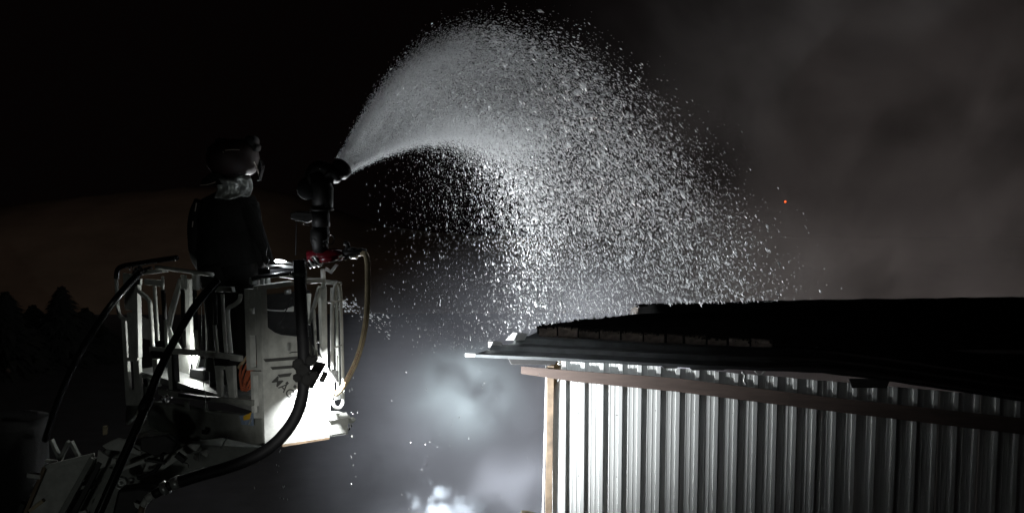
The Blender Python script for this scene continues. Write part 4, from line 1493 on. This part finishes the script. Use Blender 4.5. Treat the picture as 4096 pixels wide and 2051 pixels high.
def simulate(N, tmax, kmu, ks, cone=13.5, sd=2.0, v=6.58, vs_=0.03, tpow=1.0):
    al = np.radians(np.abs(rng.normal(cone, sd, N)))
    inner = rng.random(N) < 0.12
    al = np.where(inner, np.radians(cone) * np.sqrt(rng.random(N)), al)
    th = rng.uniform(0, 2 * PI, N)
    rad = np.cos(th)[:, None] * SIDE + np.sin(th)[:, None] * WUP
    d = np.cos(al)[:, None] * AXN + np.sin(al)[:, None] * rad
    Vv = d * (v * (1 + vs_ * rng.normal(size=N)))[:, None]
    k = np.exp(rng.normal(math.log(kmu), ks, N))
    t = tmax * rng.random(N) ** tpow
    q = (1 - np.exp(-k * t)) / k
    P = np.array(NOZ) + rad * (0.055 * rng.uniform(0.8, 1, N))[:, None] + Vv * q[:, None]
    P[:, 2] += -9.81 / k * (t - q)
    vel = Vv * np.exp(-k * t)[:, None]
    vel[:, 2] -= 9.81 * q
    P += rng.normal(0, 1, (N, 3)) * (0.012 + 0.035 * np.clip(t, 0, 1.2))[:, None]
    D = vel / np.linalg.norm(vel, axis=1)[:, None]
    x, y = project(P)
    roofline = np.interp(x, [1860, 1950, 1956, 2045, 2055, 2140, 2150, 2300, 2545, 2560, 4400], [1412, 1395, 1368, 1350, 1330, 1335, 1310, 1284, 1255, 1222, 1190])
    ok = (P[:, 2] > H - 3.4) & ~((x > 1858) & (y > roofline - 5)) & (y > -80)
    ok &= ~((x < 2150) & (y > 1420))
    return P[ok], D[ok], t[ok]


P, D, t = simulate(200000, 1.75, 0.54, 0.45)
P2, D2, t2 = simulate(38000, 1.5, 1.5, 0.6)
nb_ = len(P)
P, D, t = np.concatenate([P, P2]), np.concatenate([D, D2]), np.concatenate([t, t2])
big = np.exp(rng.normal(0, 0.62, len(P)))
big[nb_:] *= 0.5
gro = np.clip(0.35 + 1.0 * t, 0.35, 0.95)
drops('water_spray', P, D, 0.0070 * big * gro, 0.0022 * big * gro, 'bright shower of water drops arching from the cannon over the shed roof')
P, D, t = simulate(110000, 0.42, 0.9, 0.5, sd=1.6)
drops('fine_spray', P, D, 0.009 * np.ones(len(P)) * (0.5 + t), 0.0022 * np.ones(len(P)) * (0.6 + t), 'fine dense veil of water just leaving the cannon nozzle')

# leak jet behind the hoop
n = 260
t = rng.uniform(0.0, 1.0, n) ** 1.3
P = np.array([at_y(1330 + 230 * a + rng.normal(0, 4), 1215 + 34 * a * 0.4 + 95 * a * a + rng.normal(0, 9 + 16 * a), 8.75 + 0.1 * a) for a in t])
D = np.tile(np.array([0.8, 0.1, -0.35]), (n, 1))
D /= np.linalg.norm(D, axis=1)[:, None]
big = np.exp(rng.normal(0, 0.45, n))
drops('leak_spray', P, D, 0.006 * big, 0.0033 * big, 'small sparkling leak of water beside the basket end hoop')
# drips under the basket and stray drops in the gap
pp, ll = [], []
for (x, y, s) in ((1408, 1555, 8), (1398, 1562, 8), (1406, 1650, 6), (1408, 1745, 7), (1406, 1830, 6), (1412, 1860, 5), (1406, 1938, 11), (1018, 1950, 8), (1132, 1947, 8), (1138, 1944, 6), (1412, 1655, 5), (1430, 1650, 5),
                  (1420, 1812, 4), (1404, 1822, 4), (1424, 1905, 4), (1115, 1862, 5), (1118, 1805, 6), (1122, 1800, 5), (1106, 1858, 5), (1110, 1886, 3), (1134, 1992, 5), (1150, 1996, 6), (1120, 1990, 4), (1405, 1495, 5), (1413, 1510, 5),
                  (1407, 1395, 5), (1412, 1180, 5), (1412, 1060, 4), (1412, 1090, 4), (1412, 1120, 4)):
    pp.append(at_y(x, y, 8.35))
    ll.append(s * 0.95e-3)
for k in range(46):
    pp.append(at_y(random.uniform(1550, 2160), random.uniform(1480, 2040), random.uniform(9.5, 12)))
    ll.append(random.uniform(2.5, 7) * 1.3e-3)
P = np.array(pp)
D = np.tile(np.array([0.12, 0.02, -1.0]), (len(P), 1))
D /= np.linalg.norm(D, axis=1)[:, None]
drops('water_drips', P, D, np.array(ll) * 1.9, np.array(ll) * 0.75, 'scattered single drips falling under the basket and across the gap')


# ------------------------------------------------------------------ smoke
def smoke_mat(name, dens, color, center, radii, scale, lo, hi, edge=1.0, detail=4.0, distort=0.0, seed=0.0, aniso=0.0, floor=0.0, billow=0.0):
    m = bpy.data.materials.new(name)
    m.use_nodes = True
    nt = m.node_tree
    nt.nodes.remove(nt.nodes['Principled BSDF'])
    out = nt.nodes['Material Output']
    L = nt.links.new
    N = nt.nodes.new
    g = N('ShaderNodeNewGeometry')
    sub = N('ShaderNodeVectorMath')
    sub.operation = 'SUBTRACT'
    sub.inputs[1].default_value = center
    L(g.outputs['Position'], sub.inputs[0])
    dv = N('ShaderNodeVectorMath')
    dv.operation = 'DIVIDE'
    dv.inputs[1].default_value = radii
    L(sub.outputs[0], dv.inputs[0])
    ln = N('ShaderNodeVectorMath')
    ln.operation = 'LENGTH'
    L(dv.outputs[0], ln.inputs[0])
    nz = N('ShaderNodeTexNoise')
    nz.noise_dimensions = '3D'
    nz.inputs['Scale'].default_value = scale
    nz.inputs['Detail'].default_value = detail
    nz.inputs['Roughness'].default_value = 0.55
    nz.inputs['Distortion'].default_value = distort
    off = N('ShaderNodeVectorMath')
    off.operation = 'ADD'
    off.inputs[1].default_value = (seed, seed * 1.7, seed * 0.3)
    L(g.outputs['Position'], off.inputs[0])
    L(off.outputs[0], nz.inputs['Vector'])
    mr = N('ShaderNodeMapRange')
    mr.interpolation_type = 'SMOOTHSTEP'
    mr.inputs['From Min'].default_value = lo
    mr.inputs['From Max'].default_value = hi
    mr.inputs['To Min'].default_value = floor
    L(nz.outputs['Fac'], mr.inputs['Value'])
    fall = N('ShaderNodeMapRange')
    fall.interpolation_type = 'SMOOTHSTEP'
    fall.inputs['From Min'].default_value = 1.0
    fall.inputs['From Max'].default_value = 1.0 - edge
    if billow:
        vo = N('ShaderNodeTexVoronoi')
        vo.feature = 'SMOOTH_F1'
        vo.inputs['Scale'].default_value = billow
        vo.inputs['Smoothness'].default_value = 0.45
        vo.inputs['Detail'].default_value = 1.5
        wp = N('ShaderNodeVectorMath')
        wp.operation = 'MULTIPLY_ADD'
        L(nz.outputs['Color'], wp.inputs[0])
        wp.inputs[1].default_value = (0.34, 0.34, 0.34)
        L(off.outputs[0], wp.inputs[2])
        L(wp.outputs[0], vo.inputs['Vector'])
        ad = N('ShaderNodeMath')
        ad.operation = 'MULTIPLY_ADD'
        ad.inputs[1].default_value = 0.7
        L(vo.outputs['Distance'], ad.inputs[0])
        L(ln.outputs['Value'], ad.inputs[2])
        L(ad.outputs[0], fall.inputs['Value'])
    else:
        L(ln.outputs['Value'], fall.inputs['Value'])
    mu = N('ShaderNodeMath')
    mu.operation = 'MULTIPLY'
    L(mr.outputs[0], mu.inputs[0])
    L(fall.outputs[0], mu.inputs[1])
    mu2 = N('ShaderNodeMath')
    mu2.operation = 'MULTIPLY'
    mu2.inputs[1].default_value = dens
    L(mu.outputs[0], mu2.inputs[0])
    vol = N('ShaderNodeVolumePrincipled')
    vol.inputs['Color'].default_value = color + (1,)
    vol.inputs['Anisotropy'].default_value = aniso
    L(mu2.outputs[0], vol.inputs['Density'])
    L(vol.outputs[0], out.inputs['Volume'])
    return m


def cloud(name, center, radii, label, **kw):
    c = V(center)
    m = smoke_mat(name + '_volume', center=tuple(c), radii=tuple(radii), **kw)
    mb_ = MB()
    nu_, nv_ = 20, 12
    vs, fs = [], []
    for j in range(1, nv_):
        for i in range(nu_):
            a, e = 2 * PI * i / nu_, PI * j / nv_
            vs.append(c + V((radii[0] * 1.04 * math.sin(e) * math.cos(a), radii[1] * 1.04 * math.sin(e) * math.sin(a), radii[2] * 1.04 * math.cos(e))))
    for j in range(nv_ - 2):
        for i in range(nu_):
            fs.append((j * nu_ + i, (j + 1) * nu_ + i, (j + 1) * nu_ + (i + 1) % nu_, j * nu_ + (i + 1) % nu_))
    fs.append(tuple(range(nu_)))
    fs.append(tuple((nv_ - 2) * nu_ + i for i in range(nu_ - 1, -1, -1)))
    mb_.add(vs, fs)
    o_ = mb_.build(name, m, None, origin=c)
    return tag(o_, label, 'smoke', kind='stuff')


GREY = (0.78, 0.80, 0.90)
cloud('smoke_cloud', (0.7, 18.0, H - 5.4), (5.0, 4.0, 4.2), 'grey blue smoke filling the gap between basket and shed', dens=0.85, color=GREY, scale=0.48, lo=0.40, hi=0.70, edge=0.95, seed=3.0, distort=0.5, floor=0.32, detail=5)
p = at_y(1800, 2085, 13.3)
cloud('smoke_puff', p, (1.0, 0.8, 0.86), 'bright billowing smoke puff at the bottom of the gap', dens=3.0, color=(0.15, 0.168, 0.188), scale=2.6, lo=0.25, hi=0.6, edge=0.40, detail=4, seed=11.0, billow=3.6, floor=0.5)
p = at_y(1850, 1590, 14.8)
cloud('smoke_puff', p, (1.15, 0.8, 0.95), 'pale glowing smoke puff midway between basket and shed', dens=0.5, color=(0.70, 0.82, 0.86), scale=1.5, lo=0.32, hi=0.72, detail=6, edge=0.98, seed=5.0, distort=0.6)
cloud('smoke_plume', (9.8, 31.0, H - 0.5), (10.5, 8.0, 11.5), 'huge dim smoke plume rising behind the shed roof', dens=0.14, color=(0.8, 0.78, 0.78), scale=0.27, lo=0.38, hi=0.66, edge=0.85, seed=33.0, distort=0.6, detail=6, floor=0.08)
p = at_y(2360, 1240, 16.2)
cloud('spray_mist', p, (2.0, 1.1, 1.0), 'pale mist hanging behind the torn roof edge', dens=0.11, color=(0.85, 0.87, 0.9), scale=1.1, lo=0.35, hi=0.7, edge=0.98, seed=2.0, floor=0.15, distort=0.6)
p = at_y(3020, 1140, 18.5)
cloud('spray_mist', p, (2.2, 1.6, 1.7), 'soft mist right of the shower above the roof', dens=0.5, color=(0.85, 0.87, 0.88), scale=0.7, lo=0.3, hi=0.7, edge=0.95, seed=14.0, floor=0.3)
p = at_y(2110, 2010, 14.2)
cloud('smoke_cloud', p, (1.0, 0.9, 0.95), 'bluish smoke welling up beside the shed corner', dens=0.9, color=GREY, scale=1.3, lo=0.38, hi=0.66, edge=0.95, seed=21.0, distort=0.5, floor=0.15, detail=5)
p = at_y(1880, 2120, 14.6)
cloud('smoke_cloud', p, (1.9, 0.9, 0.85), 'pale smoke bank along the bottom of the gap behind the bright puff', dens=0.55, color=GREY, scale=1.4, lo=0.36, hi=0.66, edge=0.95, seed=31.0, distort=0.5, floor=0.2, detail=5)
